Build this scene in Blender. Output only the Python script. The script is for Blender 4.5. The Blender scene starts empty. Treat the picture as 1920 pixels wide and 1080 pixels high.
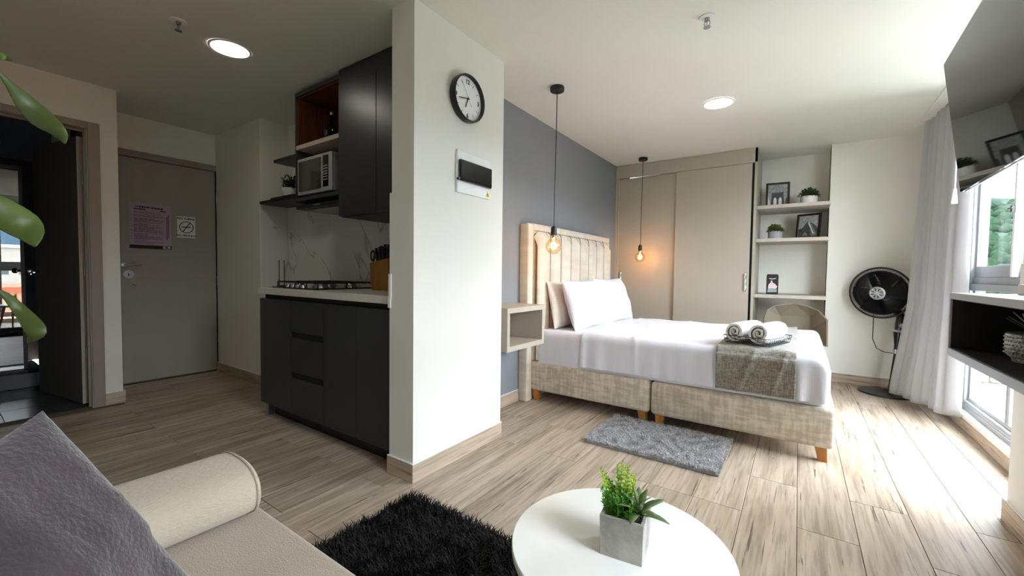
import bpy, math, random
import numpy as np
from mathutils import Matrix, Vector
random.seed(7); rng = np.random.default_rng(11)
PI = math.pi
SC = bpy.context.scene
COL = SC.collection

# ------------------------------------------------------------------ camera, sky, light, exposure
f_px = 775.3
yaw, pitch, roll = -0.60550, -0.03732, -0.01249
fw = Vector((math.sin(yaw)*math.cos(pitch), math.cos(yaw)*math.cos(pitch), math.sin(pitch)))
rt = Vector((math.cos(yaw), -math.sin(yaw), 0)); dn = fw.cross(rt)
r2 = math.cos(roll)*rt + math.sin(roll)*dn
d2 = -math.sin(roll)*rt + math.cos(roll)*dn
cd = bpy.data.cameras.new('camera'); cam = bpy.data.objects.new('camera', cd); COL.objects.link(cam)
cd.sensor_width = 36; cd.lens = f_px/1920*36; cd.clip_start = .02; cd.clip_end = 3000
cam.matrix_world = Matrix(((r2.x, -d2.x, -fw.x, 0), (r2.y, -d2.y, -fw.y, 0), (r2.z, -d2.z, -fw.z, 1.07), (0, 0, 0, 1)))
SC.camera = cam
CAMV = Vector((0, 0, 1.07))
SKY_STRENGTH = 22.0
EXPOSURE = 0.5
SC.view_settings.view_transform = 'Standard'
SC.view_settings.look = 'None'
SC.view_settings.gamma = 1
SC.view_settings.use_curve_mapping = False
SC.view_settings.exposure = EXPOSURE
SC.cycles.max_bounces = 10; SC.cycles.diffuse_bounces = 6; SC.cycles.transparent_max_bounces = 16
SC.cycles.sample_clamp_indirect = 6
SC.cycles.use_denoising = True

W = bpy.data.worlds.new('sky'); SC.world = W; W.use_nodes = True
nt = W.node_tree; nt.nodes.clear()
o = nt.nodes.new('ShaderNodeOutputWorld'); bg = nt.nodes.new('ShaderNodeBackground')
tc = nt.nodes.new('ShaderNodeTexCoord'); mp = nt.nodes.new('ShaderNodeMapping'); mp.inputs['Scale'].default_value = (1, 1, 3.2)
nz = nt.nodes.new('ShaderNodeTexNoise'); nz.inputs['Scale'].default_value = 3.0; nz.inputs['Detail'].default_value = 7
rp = nt.nodes.new('ShaderNodeValToRGB')
rp.color_ramp.elements[0].position = .36; rp.color_ramp.elements[0].color = (.57, .69, .86, 1)
rp.color_ramp.elements[1].position = .60; rp.color_ramp.elements[1].color = (1.0, .985, .96, 1)
nt.links.new(tc.outputs['Generated'], mp.inputs['Vector']); nt.links.new(mp.outputs['Vector'], nz.inputs['Vector'])
nt.links.new(nz.outputs['Fac'], rp.inputs['Fac']); nt.links.new(rp.outputs['Color'], bg.inputs['Color'])
bg.inputs['Strength'].default_value = SKY_STRENGTH
nt.links.new(bg.outputs[0], o.inputs[0])

def portal(name, y0, y1, z0, z1, x):
    l = bpy.data.lights.new(name, 'AREA'); l.shape = 'RECTANGLE'; l.size = z1-z0; l.size_y = y1-y0
    l.cycles.is_portal = True
    ob = bpy.data.objects.new(name, l); COL.objects.link(ob)
    ob.location = (x, (y0+y1)/2, (z0+z1)/2); ob.rotation_euler = (0, PI/2, 0)
portal('window_daylight', 2.62, 4.43, .12, 2.36, 1.115)
portal('window_daylight', .45, 1.25, .12, 2.36, 1.115)

# ------------------------------------------------------------------ materials
MATS = {}
def srgb(c):
    if isinstance(c, str): c = [int(c[i:i+2], 16)/255 for i in (0, 2, 4)]
    return tuple((x/12.92 if x <= .04045 else ((x+.055)/1.055)**2.4) for x in c) + (1,)
def base(name):
    m = bpy.data.materials.new(name); m.use_nodes = True; t = m.node_tree
    MATS[name] = m
    return m, t, t.nodes['Principled BSDF']
def mat(name, col, rough=.5, metal=0, spec=.5, var=0, vscale=8, bump=0, bscale=60, emit=None, es=1, sheen=0, coat=0, stretch=(1, 1, 1), col2=None):
    m, t, b = base(name)
    c = srgb(col)
    b.inputs['Roughness'].default_value = rough; b.inputs['Metallic'].default_value = metal
    b.inputs['Specular IOR Level'].default_value = spec
    b.inputs['Sheen Weight'].default_value = sheen; b.inputs['Coat Weight'].default_value = coat
    tcn = t.nodes.new('ShaderNodeTexCoord'); mpn = t.nodes.new('ShaderNodeMapping'); mpn.inputs['Scale'].default_value = stretch
    t.links.new(tcn.outputs['Object'], mpn.inputs['Vector'])
    n = t.nodes.new('ShaderNodeTexNoise'); n.inputs['Scale'].default_value = vscale; n.inputs['Detail'].default_value = 4
    t.links.new(mpn.outputs['Vector'], n.inputs['Vector'])
    r = t.nodes.new('ShaderNodeValToRGB')
    if col2 is None:
        v = var if var else .02
        c0 = tuple(max(0, x*(1-v)) for x in c[:3])+(1,); c1 = tuple(min(1, x*(1+v)) for x in c[:3])+(1,)
    else:
        c0 = c; c1 = srgb(col2)
    r.color_ramp.elements[0].color = c0; r.color_ramp.elements[1].color = c1
    r.color_ramp.elements[0].position = .35; r.color_ramp.elements[1].position = .65
    t.links.new(n.outputs['Fac'], r.inputs['Fac']); t.links.new(r.outputs['Color'], b.inputs['Base Color'])
    if bump:
        nb = t.nodes.new('ShaderNodeTexNoise'); nb.inputs['Scale'].default_value = bscale; nb.inputs['Detail'].default_value = 3
        t.links.new(mpn.outputs['Vector'], nb.inputs['Vector'])
        bp = t.nodes.new('ShaderNodeBump'); bp.inputs['Strength'].default_value = bump; bp.inputs['Distance'].default_value = .01
        t.links.new(nb.outputs['Fac'], bp.inputs['Height']); t.links.new(bp.outputs['Normal'], b.inputs['Normal'])
    if emit is not None:
        b.inputs['Emission Color'].default_value = srgb(emit); b.inputs['Emission Strength'].default_value = es
    return m
def glassmat(name, tint, base_refl=.04, rough=0.0, graze=1.0):
    # thin pane: tinted see-through plus a Fresnel mirror reflection
    m, t, b = base(name); t.nodes.remove(b); out = t.nodes['Material Output']
    tr = t.nodes.new('ShaderNodeBsdfTransparent'); tr.inputs[0].default_value = tuple(tint)+(1,)
    gl = t.nodes.new('ShaderNodeBsdfGlossy'); gl.inputs['Roughness'].default_value = rough
    ge = t.nodes.new('ShaderNodeNewGeometry'); dt = t.nodes.new('ShaderNodeVectorMath'); dt.operation = 'DOT_PRODUCT'
    t.links.new(ge.outputs['Incoming'], dt.inputs[0]); t.links.new(ge.outputs['Normal'], dt.inputs[1])
    ab = t.nodes.new('ShaderNodeMath'); ab.operation = 'ABSOLUTE'; t.links.new(dt.outputs['Value'], ab.inputs[0])
    om = t.nodes.new('ShaderNodeMath'); om.operation = 'SUBTRACT'; om.inputs[0].default_value = 1; t.links.new(ab.outputs[0], om.inputs[1])
    fr = t.nodes.new('ShaderNodeMath'); fr.operation = 'POWER'; fr.inputs[1].default_value = 5; t.links.new(om.outputs[0], fr.inputs[0])
    ad = t.nodes.new('ShaderNodeMath'); ad.operation = 'MULTIPLY_ADD'; ad.inputs[1].default_value = (1-base_refl)*graze; ad.inputs[2].default_value = base_refl; ad.use_clamp = True
    mx = t.nodes.new('ShaderNodeMixShader')
    t.links.new(fr.outputs[0], ad.inputs[0]); t.links.new(ad.outputs[0], mx.inputs[0])
    t.links.new(tr.outputs[0], mx.inputs[1]); t.links.new(gl.outputs[0], mx.inputs[2]); t.links.new(mx.outputs[0], out.inputs[0])
    return m
def woodmat(name, lightc, midc, darkc, axis='Y', rnd=True, rough=.48, scale=1.0):
    m, t, b = base(name); N = t.nodes.new; L = t.links.new
    tcn = N('ShaderNodeTexCoord'); oi = N('ShaderNodeObjectInfo')
    sc = N('ShaderNodeVectorMath'); sc.operation = 'SCALE'; sc.inputs['Scale'].default_value = 37 if rnd else 0
    cx = N('ShaderNodeCombineXYZ')
    for i in range(3): L(oi.outputs['Random'], cx.inputs[i])
    L(cx.outputs[0], sc.inputs[0])
    ad = N('ShaderNodeVectorMath'); ad.operation = 'ADD'; L(tcn.outputs['Object'], ad.inputs[0]); L(sc.outputs[0], ad.inputs[1])
    def noise(s, det, st, dist=0):
        mpn = N('ShaderNodeMapping'); mpn.inputs['Scale'].default_value = st; L(ad.outputs[0], mpn.inputs['Vector'])
        n = N('ShaderNodeTexNoise'); n.inputs['Scale'].default_value = s*scale; n.inputs['Detail'].default_value = det; n.inputs['Distortion'].default_value = dist
        L(mpn.outputs[0], n.inputs['Vector']); return n
    st = {'Y': (1, .09, 1), 'X': (.09, 1, 1), 'Z': (1, 1, .09)}[axis]
    st2 = tuple(.05 if v != 1 else 1 for v in st)
    n1 = noise(14, 5, st, .6); n2 = noise(70, 4, st2, .3); n3 = noise(85, 3, tuple(.03 if v != 1 else 1 for v in st), .5)
    r = N('ShaderNodeValToRGB'); e = r.color_ramp.elements
    e[0].position = .30; e[0].color = srgb(midc); e[1].position = .62; e[1].color = srgb(lightc)
    L(n1.outputs['Fac'], r.inputs['Fac'])
    r2_ = N('ShaderNodeValToRGB'); e = r2_.color_ramp.elements
    e[0].position = .36; e[0].color = (.45, .43, .42, 1); e[1].position = .52; e[1].color = (1, 1, 1, 1)
    L(n2.outputs['Fac'], r2_.inputs['Fac'])
    m1 = N('ShaderNodeMix'); m1.data_type = 'RGBA'; m1.blend_type = 'MULTIPLY'; m1.inputs[0].default_value = .45
    L(r.outputs['Color'], m1.inputs[6]); L(r2_.outputs['Color'], m1.inputs[7])
    # fine dark cracks that follow the contour of the distorted noise
    r3 = N('ShaderNodeValToRGB'); e = r3.color_ramp.elements
    e[0].position = .32; e[0].color = (1, 1, 1, 1); e[1].position = .37; e[1].color = (0, 0, 0, 1)
    L(n3.outputs['Fac'], r3.inputs['Fac'])
    n4 = noise(6, 2, (1, 1, 1)); r4 = N('ShaderNodeValToRGB'); e = r4.color_ramp.elements
    e[0].position = .40; e[0].color = (0, 0, 0, 1); e[1].position = .5; e[1].color = (1, 1, 1, 1)
    L(n4.outputs['Fac'], r4.inputs['Fac'])
    mm = N('ShaderNodeMath'); mm.operation = 'MULTIPLY'; L(r3.outputs['Color'], mm.inputs[0]); L(r4.outputs['Color'], mm.inputs[1])
    ms = N('ShaderNodeMath'); ms.operation = 'MULTIPLY'; ms.inputs[1].default_value = .8; L(mm.outputs[0], ms.inputs[0])
    m2 = N('ShaderNodeMix'); m2.data_type = 'RGBA'; L(ms.outputs[0], m2.inputs[0]); L(m1.outputs[2], m2.inputs[6]); m2.inputs[7].default_value = srgb(darkc)
    hs = N('ShaderNodeHueSaturation'); L(m2.outputs[2], hs.inputs['Color'])
    if rnd:
        mr = N('ShaderNodeMapRange'); mr.inputs[3].default_value = .90; mr.inputs[4].default_value = 1.08; L(oi.outputs['Random'], mr.inputs[0]); L(mr.outputs[0], hs.inputs['Value'])
    L(hs.outputs[0], b.inputs['Base Color'])
    b.inputs['Roughness'].default_value = rough; b.inputs['Specular IOR Level'].default_value = .22
    bp = N('ShaderNodeBump'); bp.inputs['Strength'].default_value = .12; bp.inputs['Distance'].default_value = .003
    L(n2.outputs['Fac'], bp.inputs['Height']); L(bp.outputs[0], b.inputs['Normal'])
    return m
def weave(name, c1, c2, scale=26, rough=.85, bump=.25, cross=True, sheen=.3):
    # mottled cross-hatched upholstery: two stretched noises multiplied
    m, t, b = base(name); N = t.nodes.new; L = t.links.new
    tcn = N('ShaderNodeTexCoord'); outs = []
    for s in ((1, 1, .16), (.22, .22, 1)):
        mpn = N('ShaderNodeMapping'); mpn.inputs['Scale'].default_value = s; L(tcn.outputs['Object'], mpn.inputs[0])
        n = N('ShaderNodeTexNoise'); n.inputs['Scale'].default_value = scale; n.inputs['Detail'].default_value = 5; L(mpn.outputs[0], n.inputs[0]); outs.append(n)
    a = N('ShaderNodeMath'); a.operation = 'ADD'; L(outs[0].outputs['Fac'], a.inputs[0]); L(outs[1].outputs['Fac'], a.inputs[1])
    h = N('ShaderNodeMath'); h.operation = 'MULTIPLY'; h.inputs[1].default_value = .5; L(a.outputs[0], h.inputs[0])
    r = N('ShaderNodeValToRGB'); r.color_ramp.elements[0].position = .42; r.color_ramp.elements[1].position = .58
    r.color_ramp.elements[0].color = srgb(c1); r.color_ramp.elements[1].color = srgb(c2)
    L(h.outputs[0], r.inputs[0]); L(r.outputs[0], b.inputs['Base Color'])
    b.inputs['Roughness'].default_value = rough; b.inputs['Sheen Weight'].default_value = sheen; b.inputs['Specular IOR Level'].default_value = .2
    bp = N('ShaderNodeBump'); bp.inputs['Strength'].default_value = bump; bp.inputs['Distance'].default_value = .004
    n = N('ShaderNodeTexNoise'); n.inputs['Scale'].default_value = 260; L(tcn.outputs['Object'], n.inputs[0])
    L(n.outputs['Fac'], bp.inputs['Height']); L(bp.outputs[0], b.inputs['Normal'])
    return m
def marble(name):
    m, t, b = base(name); N = t.nodes.new; L = t.links.new
    tcn = N('ShaderNodeTexCoord'); n = N('ShaderNodeTexNoise'); n.inputs['Scale'].default_value = 1.1; n.inputs['Detail'].default_value = 4; n.inputs['Distortion'].default_value = .9
    L(tcn.outputs['Object'], n.inputs[0])
    r = N('ShaderNodeValToRGB'); e = r.color_ramp.elements; e[0].position = .49; e[0].color = srgb('d2d2cc'); e[1].position = .51; e[1].color = srgb('d2d2cc')
    k = e.new(.5); k.color = srgb('aaa8a2')
    L(n.outputs['Fac'], r.inputs[0]); L(r.outputs[0], b.inputs['Base Color']); b.inputs['Roughness'].default_value = .12
    return m

mat('wall_white', 'e5e3da', .75, var=.012, vscale=3, bump=.04, bscale=90)
mat('ceiling_white', 'e2e1d7', .85, var=.01, vscale=2, bump=.03, bscale=80)
mat('wall_grey', '80868c', .75, var=.02, vscale=3, bump=.04, bscale=90)
mat('grout', '6b6055', .8)
woodmat('floor_wood', 'bdad9b', '9a8a78', '4a3d34')
woodmat('skirting_y', 'c4b19c', 'a5917e', '5d4c40', 'Y', False)
woodmat('skirting_x', 'c4b19c', 'a5917e', '5d4c40', 'X', False)
mat('taupe_door', '9f988a', .5, var=.03, vscale=5, stretch=(1, 1, .2))
mat('taupe_frame', '95887d', .5, var=.03)
mat('wardrobe_taupe', 'b0a899', .45, var=.006, vscale=10)
mat('shelf_taupe', 'b9b0a2', .5, var=.02, vscale=20)
mat('charcoal', '2f2f31', .36, var=.04, vscale=5, spec=.4)
mat('charcoal_edge', '242425', .5)
mat('gap_black', '060606', .7)
woodmat('walnut', '5a2c14', '3a1b0c', '1c0c06', 'Z', False)
mat('worktop', 'd5d0c6', .25, var=.03, vscale=40)
marble('marble_tile')
mat('black_metal', '0c0c0d', .4, spec=.5)
mat('black_gloss', '050506', .03, spec=.6)
mat('blade_black', '08080a', .5, spec=.2)
mat('black_plastic', '0e0e10', .3)
mat('chrome', 'd8d8d8', .15, metal=1)
mat('steel', 'a9a9a8', .32, metal=1)
mat('silver_plastic', 'b4b4b6', .35, metal=.6)
mat('alu', 'c3c5c6', .4, metal=.3, spec=.5)
mat('alu_grey', '9a9ea1', .45, metal=.3)
mat('white_frame', 'f0f0f0', .4)
glassmat('window_glass', (.93, .95, .955), .02, 0.0, .30)
glassmat('shower_glass', (.16, .19, .20), .30)
glassmat('bulb_glass', (1.0, .88, .66), .10)
glassmat('bottle_glass', (.05, .06, .05), .08)
mat('filament', 'ffb050', emit='ffb050', es=140)
mat('lamp_disc', 'ffffff', emit='fff4e4', es=12)
mat('white_plastic', 'ececea', .4)
mat('clock_white', 'f2f2f0', .5)
mat('paper', 'cfcfc8', .7); mat('paper_lilac', 'b39db0', .7); mat('paper_white', 'e8e8e4', .7)
mat('ink', '241f26', .7); mat('ink_purple', '5e4a63', .7)
mat('label_yellow', 'd9d43a', .5)
mat('grey_frame_photo', '77787a', .4, var=.25, vscale=30); mat('photo_dark', '3c3d3f', .4, var=.3, vscale=25); mat('photo_light', 'c9cac8', .4, var=.1, vscale=40); mat('photo_mid', '8d8f8d', .4, var=.2, vscale=40)
mat('photo_olive', '6b7058', .4, var=.35, vscale=60)
weave('bed_fabric', 'bbae9b', 'd9cebe', 40)
weave('headboard_velvet', 'cfc4b2', 'ded5c5', 14, sheen=.5)
mat('headboard_trim', 'c9bdae', .7, var=.06, vscale=12)
mat('bed_leg_wood', 'b5793f', .5, var=.2, vscale=30, stretch=(1, 1, .1))
def sheetmat(name, col):
    m = mat(name, col, .7, sheen=.1, spec=.2, bump=.35, bscale=9, stretch=(2.2, 1, .45)); return m
sheetmat('sheet_white', 'e3e4ef'); sheetmat('pillow_white', 'd6d6de'); sheetmat('pillow_cream', 'd9cfc6')
weave('runner_grey', '726e64', '98948a', 150)
mat('towel_white', 'f0efee', .95, bump=.6, bscale=160, sheen=.4)
mat('sofa_fabric', 'ae9f8d', .92, var=.05, vscale=6, bump=.35, bscale=320, sheen=.3)
mat('bolster_fabric', 'c0b3a1', .92, var=.04, vscale=9, bump=.4, bscale=260, sheen=.3, stretch=(1, .3, 1))
mat('cushion_mauve', '352e33', .95, var=0, vscale=9, bump=.3, bscale=150, sheen=.6, col2='4b3e47')
mat('rug_black', '0b0a0c', .7, var=.5, vscale=30, spec=.3); mat('rug_black_base', '070607', 1)
mat('rug_grey', '87878a', .95, vscale=90, col2='c8c8ca', sheen=.5); mat('rug_grey_base', '8a8a8c', 1)
mat('table_white', 'f0f1ee', .3); mat('table_edge', '8d8c88', .5)
mat('concrete', '8f8e87', .85, vscale=14, col2='b1aea6', bump=.2, bscale=50)
mat('soil', '2a1f17', .95, bump=1, bscale=120)
mat('gravel', '8a7355', .9, var=.5, vscale=150, bump=1, bscale=160)
mat('leaf_lime', '9fbf2c', .5, var=.25, vscale=30); mat('leaf_green', '4e8a22', .5, var=.3, vscale=30)
mat('leaf_rosette', '5f7446', .5, var=.2, vscale=18); mat('leaf_dark', '34482a', .6, var=.5, vscale=50); mat('leaf_olive', '59682f', .6, var=.4, vscale=50)
mat('leaf_pothos', '3d4d0a', .5, var=.3, vscale=12, spec=.6); mat('leaf_tip', '9fa58a', .5)
mat('pot_white', 'e2e0d8', .45); mat('pot_grey', '9b9ba3', .7, var=.1); mat('pot_silver', 'a3a29c', .35, metal=.5, var=.25, vscale=60, bump=.8, bscale=90)
mat('curtain_grey', 'abaaab', .85, var=.01, sheen=.2)
mat('console_grey', 'a4a6aa', .45); mat('console_black', '050506', .6)
mat('knife_wood', '80591f', .5, var=.15, vscale=20, stretch=(1, 1, .2))
mat('bath_tile', '2b3033', .3, var=.15, vscale=3); mat('bath_floor', '3d4244', .35, var=.2, vscale=4, stretch=(1, .3, 1))
mat('bath_door', '5d5852', .5, var=.03)
mat('chair_taupe', '8f8473', .5); mat('chair_taupe_dark', '776c5d', .5)
mat('oven_glass', '33322d', .06, spec=.8)
mat('coffee_pack', '1c1416', .4); mat('coffee_pink', 'd8c4c4', .5); mat('coffee_teal', '8da0a0', .5)
mat('sill_white', 'e9e8e4', .5, var=.05, vscale=30)
mat('hill_green', '1d2822', .95, vscale=.05, col2='36423a', spec=0); mat('hill_far_haze', '32424c', .95, vscale=.01, col2='3d4e58', spec=0)  # far ridge has distance haze painted into its blue-grey colour
mat('tree_green', '1a281b', .95, spec=0, var=.4, vscale=.4); mat('roof_white', 'a8a8a4', .9, var=.05, vscale=.3); mat('roof_orange', '8a452a', .9, var=.12, vscale=.4)
mat('facade_cream', '8f8a80', .9, var=.05, vscale=.2); mat('facade_brick', '9d6a4e', .9, var=.1, vscale=.5); mat('facade_window', '2f3940', .2)
mat('stone_wall', 'b8b3a8', .9, var=.25, vscale=1.2); mat('ground', '59624c', .95, var=.3, vscale=.03)

# ------------------------------------------------------------------ mesh building
ORG = {}
class MB:
    def __init__(s): s.v = []; s.f = []; s.mi = []; s.cur = 0
    def add(s, vs, fs):
        o = len(s.v); s.v += [tuple(v) for v in vs]; s.f += [tuple(o+i for i in f) for f in fs]; s.mi += [s.cur]*len(fs); return s
    def box(s, x0, x1, y0, y1, z0, z1, T=None):
        if x1 < x0: x0, x1 = x1, x0
        if y1 < y0: y0, y1 = y1, y0
        if z1 < z0: z0, z1 = z1, z0
        vs = [Vector(p) for p in ((x0, y0, z0), (x1, y0, z0), (x1, y1, z0), (x0, y1, z0), (x0, y0, z1), (x1, y0, z1), (x1, y1, z1), (x0, y1, z1))]
        if T is not None: vs = [T @ v for v in vs]
        return s.add(vs, [(0, 3, 2, 1), (4, 5, 6, 7), (0, 1, 5, 4), (1, 2, 6, 5), (2, 3, 7, 6), (3, 0, 4, 7)])
    def tube(s, pts, r, n=8, cap=True, T=None):
        pts = [Vector(p) for p in pts]
        if T is not None: pts = [T @ p for p in pts]
        rs = r if isinstance(r, (list, tuple)) else [r]*len(pts)
        vs = []; prev = None
        for i, p in enumerate(pts):
            d = (pts[min(i+1, len(pts)-1)] - pts[max(i-1, 0)]).normalized()
            a = prev if prev is not None else (Vector((0, 0, 1)) if abs(d.z) < .9 else Vector((1, 0, 0)))
            u = (a - d*a.dot(d))
            if u.length < 1e-5: u = d.orthogonal()
            u.normalize(); w = d.cross(u); prev = u
            for k in range(n):
                t = 2*PI*k/n; vs.append(p + (u*math.cos(t) + w*math.sin(t))*rs[i])
        fs = [(i*n+k, i*n+(k+1) % n, (i+1)*n+(k+1) % n, (i+1)*n+k) for i in range(len(pts)-1) for k in range(n)]
        if cap: fs += [tuple(range(n-1, -1, -1)), tuple((len(pts)-1)*n+k for k in range(n))]
        return s.add(vs, fs)
    def lathe(s, prof, n=32, c=(0, 0, 0), T=None, cap=True):
        vs = []
        for r, z in prof:
            for k in range(n):
                t = 2*PI*k/n; v = Vector((c[0]+r*math.cos(t), c[1]+r*math.sin(t), c[2]+z)); vs.append(T @ v if T is not None else v)
        fs = [(i*n+k, i*n+(k+1) % n, (i+1)*n+(k+1) % n, (i+1)*n+k) for i in range(len(prof)-1) for k in range(n)]
        if cap: fs += [tuple(range(n-1, -1, -1)), tuple((len(prof)-1)*n+k for k in range(n))]
        return s.add(vs, fs)
    def ring(s, R, r, n=48, m=8, T=None):
        vs = []; 
        for i in range(n):
            a = 2*PI*i/n
            for k in range(m):
                b_ = 2*PI*k/m; v = Vector(((R+r*math.cos(b_))*math.cos(a), (R+r*math.cos(b_))*math.sin(a), r*math.sin(b_))); vs.append(T @ v if T is not None else v)
        fs = [(i*m+k, ((i+1) % n)*m+k, ((i+1) % n)*m+(k+1) % m, i*m+(k+1) % m) for i in range(n) for k in range(m)]
        return s.add(vs, fs)
    def poly(s, pts, th=None, T=None):
        # polygon in space; with th (a vector) it is extruded
        p = [Vector(q) for q in pts]
        if T is not None: p = [T @ q for q in p]
        n = len(p)
        if th is None: return s.add(p, [tuple(range(n))])
        t = Vector(th)
        if T is not None: t = T.to_3x3() @ t
        return s.add(p+[q+t for q in p], [tuple(range(n-1, -1, -1)), tuple(range(n, 2*n))]+[(i, (i+1) % n, n+(i+1) % n, n+i) for i in range(n)])
    def grid(s, P, close=False):
        # P: (a, b, 3) array
        a, b_ = P.shape[:2]; o = [tuple(q) for q in P.reshape(-1, 3)]
        fs = [(i*b_+j, i*b_+j+1, (i+1)*b_+j+1, (i+1)*b_+j) for i in range(a-1) for j in range(b_-1)]
        if close: fs += [(i*b_+b_-1, i*b_, (i+1)*b_, (i+1)*b_+b_-1) for i in range(a-1)]
        return s.add(o, fs)
    def build(s, name, mats, parent=None, smooth=False, bevel=0, seg=2, subsurf=0, kind=None, label=None, angle=40, solid=0):
        me = bpy.data.meshes.new(name)
        o3 = ORG.get(parent.name, Vector((0, 0, 0))) if parent else Vector((0, 0, 0))
        me.from_pydata([(x-o3.x, y-o3.y, z-o3.z) for x, y, z in s.v], [], s.f)
        for m in ([mats] if isinstance(mats, str) else mats): me.materials.append(MATS[m])
        if max(s.mi, default=0) > 0: me.polygons.foreach_set('material_index', s.mi)
        if smooth: me.polygons.foreach_set('use_smooth', [True]*len(me.polygons))
        me.update()
        ob = bpy.data.objects.new(name, me); COL.objects.link(ob)
        if parent: ob.parent = parent
        ORG[ob.name] = o3
        if solid: md = ob.modifiers.new('s', 'SOLIDIFY'); md.thickness = solid; md.offset = 0
        if bevel: md = ob.modifiers.new('b', 'BEVEL'); md.width = bevel; md.segments = seg; md.limit_method = 'ANGLE'; md.angle_limit = math.radians(40)
        if subsurf: md = ob.modifiers.new('u', 'SUBSURF'); md.levels = subsurf; md.render_levels = subsurf
        if smooth and angle and not subsurf:
            try: me.set_sharp_from_angle(angle=math.radians(angle))
            except Exception: pass
        if kind: ob['kind'] = kind
        if label: ob['label'] = label
        return ob
def B(*a, **k): return MB().box(*a, **k)
def tag(ob, label, cat, group=None, kind=None):
    ob['label'] = label; ob['category'] = cat
    if group: ob['group'] = group
    if kind: ob['kind'] = kind
    return ob
def thing(name, label, cat, loc, group=None):
    e = bpy.data.objects.new(name, None); COL.objects.link(e); e.location = loc; e.empty_display_size = .05
    ORG[e.name] = Vector(loc); return tag(e, label, cat, group)
def struct(name, mb, m, label=None, parent=None, **k):
    ob = mb.build(name, m, parent, **k)
    if parent is None:
        ob['kind'] = 'structure'
        if label: ob['label'] = label
    return ob
def copy_tree(ob, loc=None, parent=None):
    c = ob.copy(); COL.objects.link(c)
    if parent is not None: c.parent = parent
    if loc is not None: c.location = loc
    for ch in list(ob.children): copy_tree(ch, None, c)
    return c
def text_part(s, name, m, parent, size, T, depth=.0004, align='CENTER'):
    cu = bpy.data.curves.new(name, 'FONT'); cu.body = s; cu.size = size; cu.align_x = align; cu.align_y = 'CENTER'; cu.extrude = depth; cu.offset = size*.03; cu.resolution_u = 3
    tmp = bpy.data.objects.new('tmp', cu); me = bpy.data.meshes.new_from_object(tmp); bpy.data.objects.remove(tmp)
    me.materials.clear(); me.materials.append(MATS[m])
    o3 = ORG.get(parent.name, Vector((0, 0, 0)))
    me.transform(Matrix.Translation(-o3) @ T)
    me.name = name; ob = bpy.data.objects.new(name, me); COL.objects.link(ob); ob.parent = parent; ORG[ob.name] = o3
    return ob
def basis(o_, x, y, z):
    return Matrix(((x[0], y[0], z[0], o_[0]), (x[1], y[1], z[1], o_[1]), (x[2], y[2], z[2], o_[2]), (0, 0, 0, 1)))
def fbm(x, y, seed=0):
    r = np.random.default_rng(seed); out = 0
    for k in range(4):
        a = r.uniform(0, 2*PI); fx = (2**k)*math.cos(a); fy = (2**k)*math.sin(a)
        out = out + np.sin(x*fx+y*fy+r.uniform(0, 6))*np.cos(x*fy*.7-y*fx*.8+r.uniform(0, 6))/(1.6**k)
    return out

# ------------------------------------------------------------------ room shell
XW, XG, XP, XB, XE = 1.0, -1.905, -1.577, -4.38, -5.0     # window wall, grey wall, pillar face, bathroom wall, entrance wall
YP0, YP1, YK, YH, YF, YS = 1.415, 2.16, 1.80, 2.05, 5.31, -.55
def zc(x): return 2.40 if x > -1.5 else 2.40+(-1.5-x)/3.5*.045
# floor: dark slab with one object per plank on top
floor = struct('floor', B(-5.2, 1.3, YS-.1, 5.9, -.12, -.004), 'grout', 'pale oak plank floor through the whole studio flat')
PW, X0 = .207, -.18
cache = {}
def plank_mesh(w, l):
    key = (round(w, 4), round(l, 4))
    if key in cache: return cache[key]
    g = .0011; b_ = .0012; mb = MB()
    x0, x1, y0, y1 = g, w-g, g, l-g
    vs = [(x0, y0, -.006), (x1, y0, -.006), (x1, y1, -.006), (x0, y1, -.006), (x0, y0, -b_), (x1, y0, -b_), (x1, y1, -b_), (x0, y1, -b_),
          (x0+b_, y0+b_, 0), (x1-b_, y0+b_, 0), (x1-b_, y1-b_, 0), (x0+b_, y1-b_, 0)]
    fs = [(0, 1, 5, 4), (1, 2, 6, 5), (2, 3, 7, 6), (3, 0, 4, 7), (4, 5, 9, 8), (5, 6, 10, 9), (6, 7, 11, 10), (7, 4, 8, 11), (8, 9, 10, 11)]
    me = bpy.data.meshes.new('plank'); me.from_pydata(vs, [], fs); me.materials.append(MATS['floor_wood']); me.update()
    cache[key] = me; return me
for k in range(-24, 7):
    xa = X0+k*PW; xb = xa+PW; xm = (xa+xb)/2
    if xm < XB: yr = (.92, YK)
    elif xm < -2.05: yr = (YS, 2.0)
    elif xm < -1.577: yr = (YS, 5.6)
    else: yr = (YS, 5.6)
    if xb > XW+.02: xb = XW+.02
    if xa < XE: xa = XE
    if xb-xa < .02: continue
    joint = 2.522 if (k+1) % 2 else 2.116
    if k in (-2,): joint = 2.116
    j = joint-1.22*4
    while j < yr[1]:
        a, b_ = max(j, yr[0]), min(j+1.22, yr[1])
        if b_-a > .03:
            ob = bpy.data.objects.new('plank', plank_mesh(xb-xa, b_-a)); COL.objects.link(ob); ob.parent = floor; ob.location = (xa, a, 0)
        j += 1.22
# ceiling
mb = MB()
xs = [-7.4, -5.0, -1.5, 1.3]
for i in range(3):
    x0, x1 = xs[i], xs[i+1]
    mb.add([(x0, YS-.1, zc(x0)), (x1, YS-.1, zc(x1)), (x1, 5.9, zc(x1)), (x0, 5.9, zc(x0)), (x0, YS-.1, 2.62), (x1, YS-.1, 2.62), (x1, 5.9, 2.62), (x0, 5.9, 2.62)],
           [(3, 2, 1, 0), (4, 5, 6, 7), (0, 1, 5, 4), (1, 2, 6, 5), (2, 3, 7, 6), (3, 0, 4, 7)]) if i < 2 else None
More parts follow.
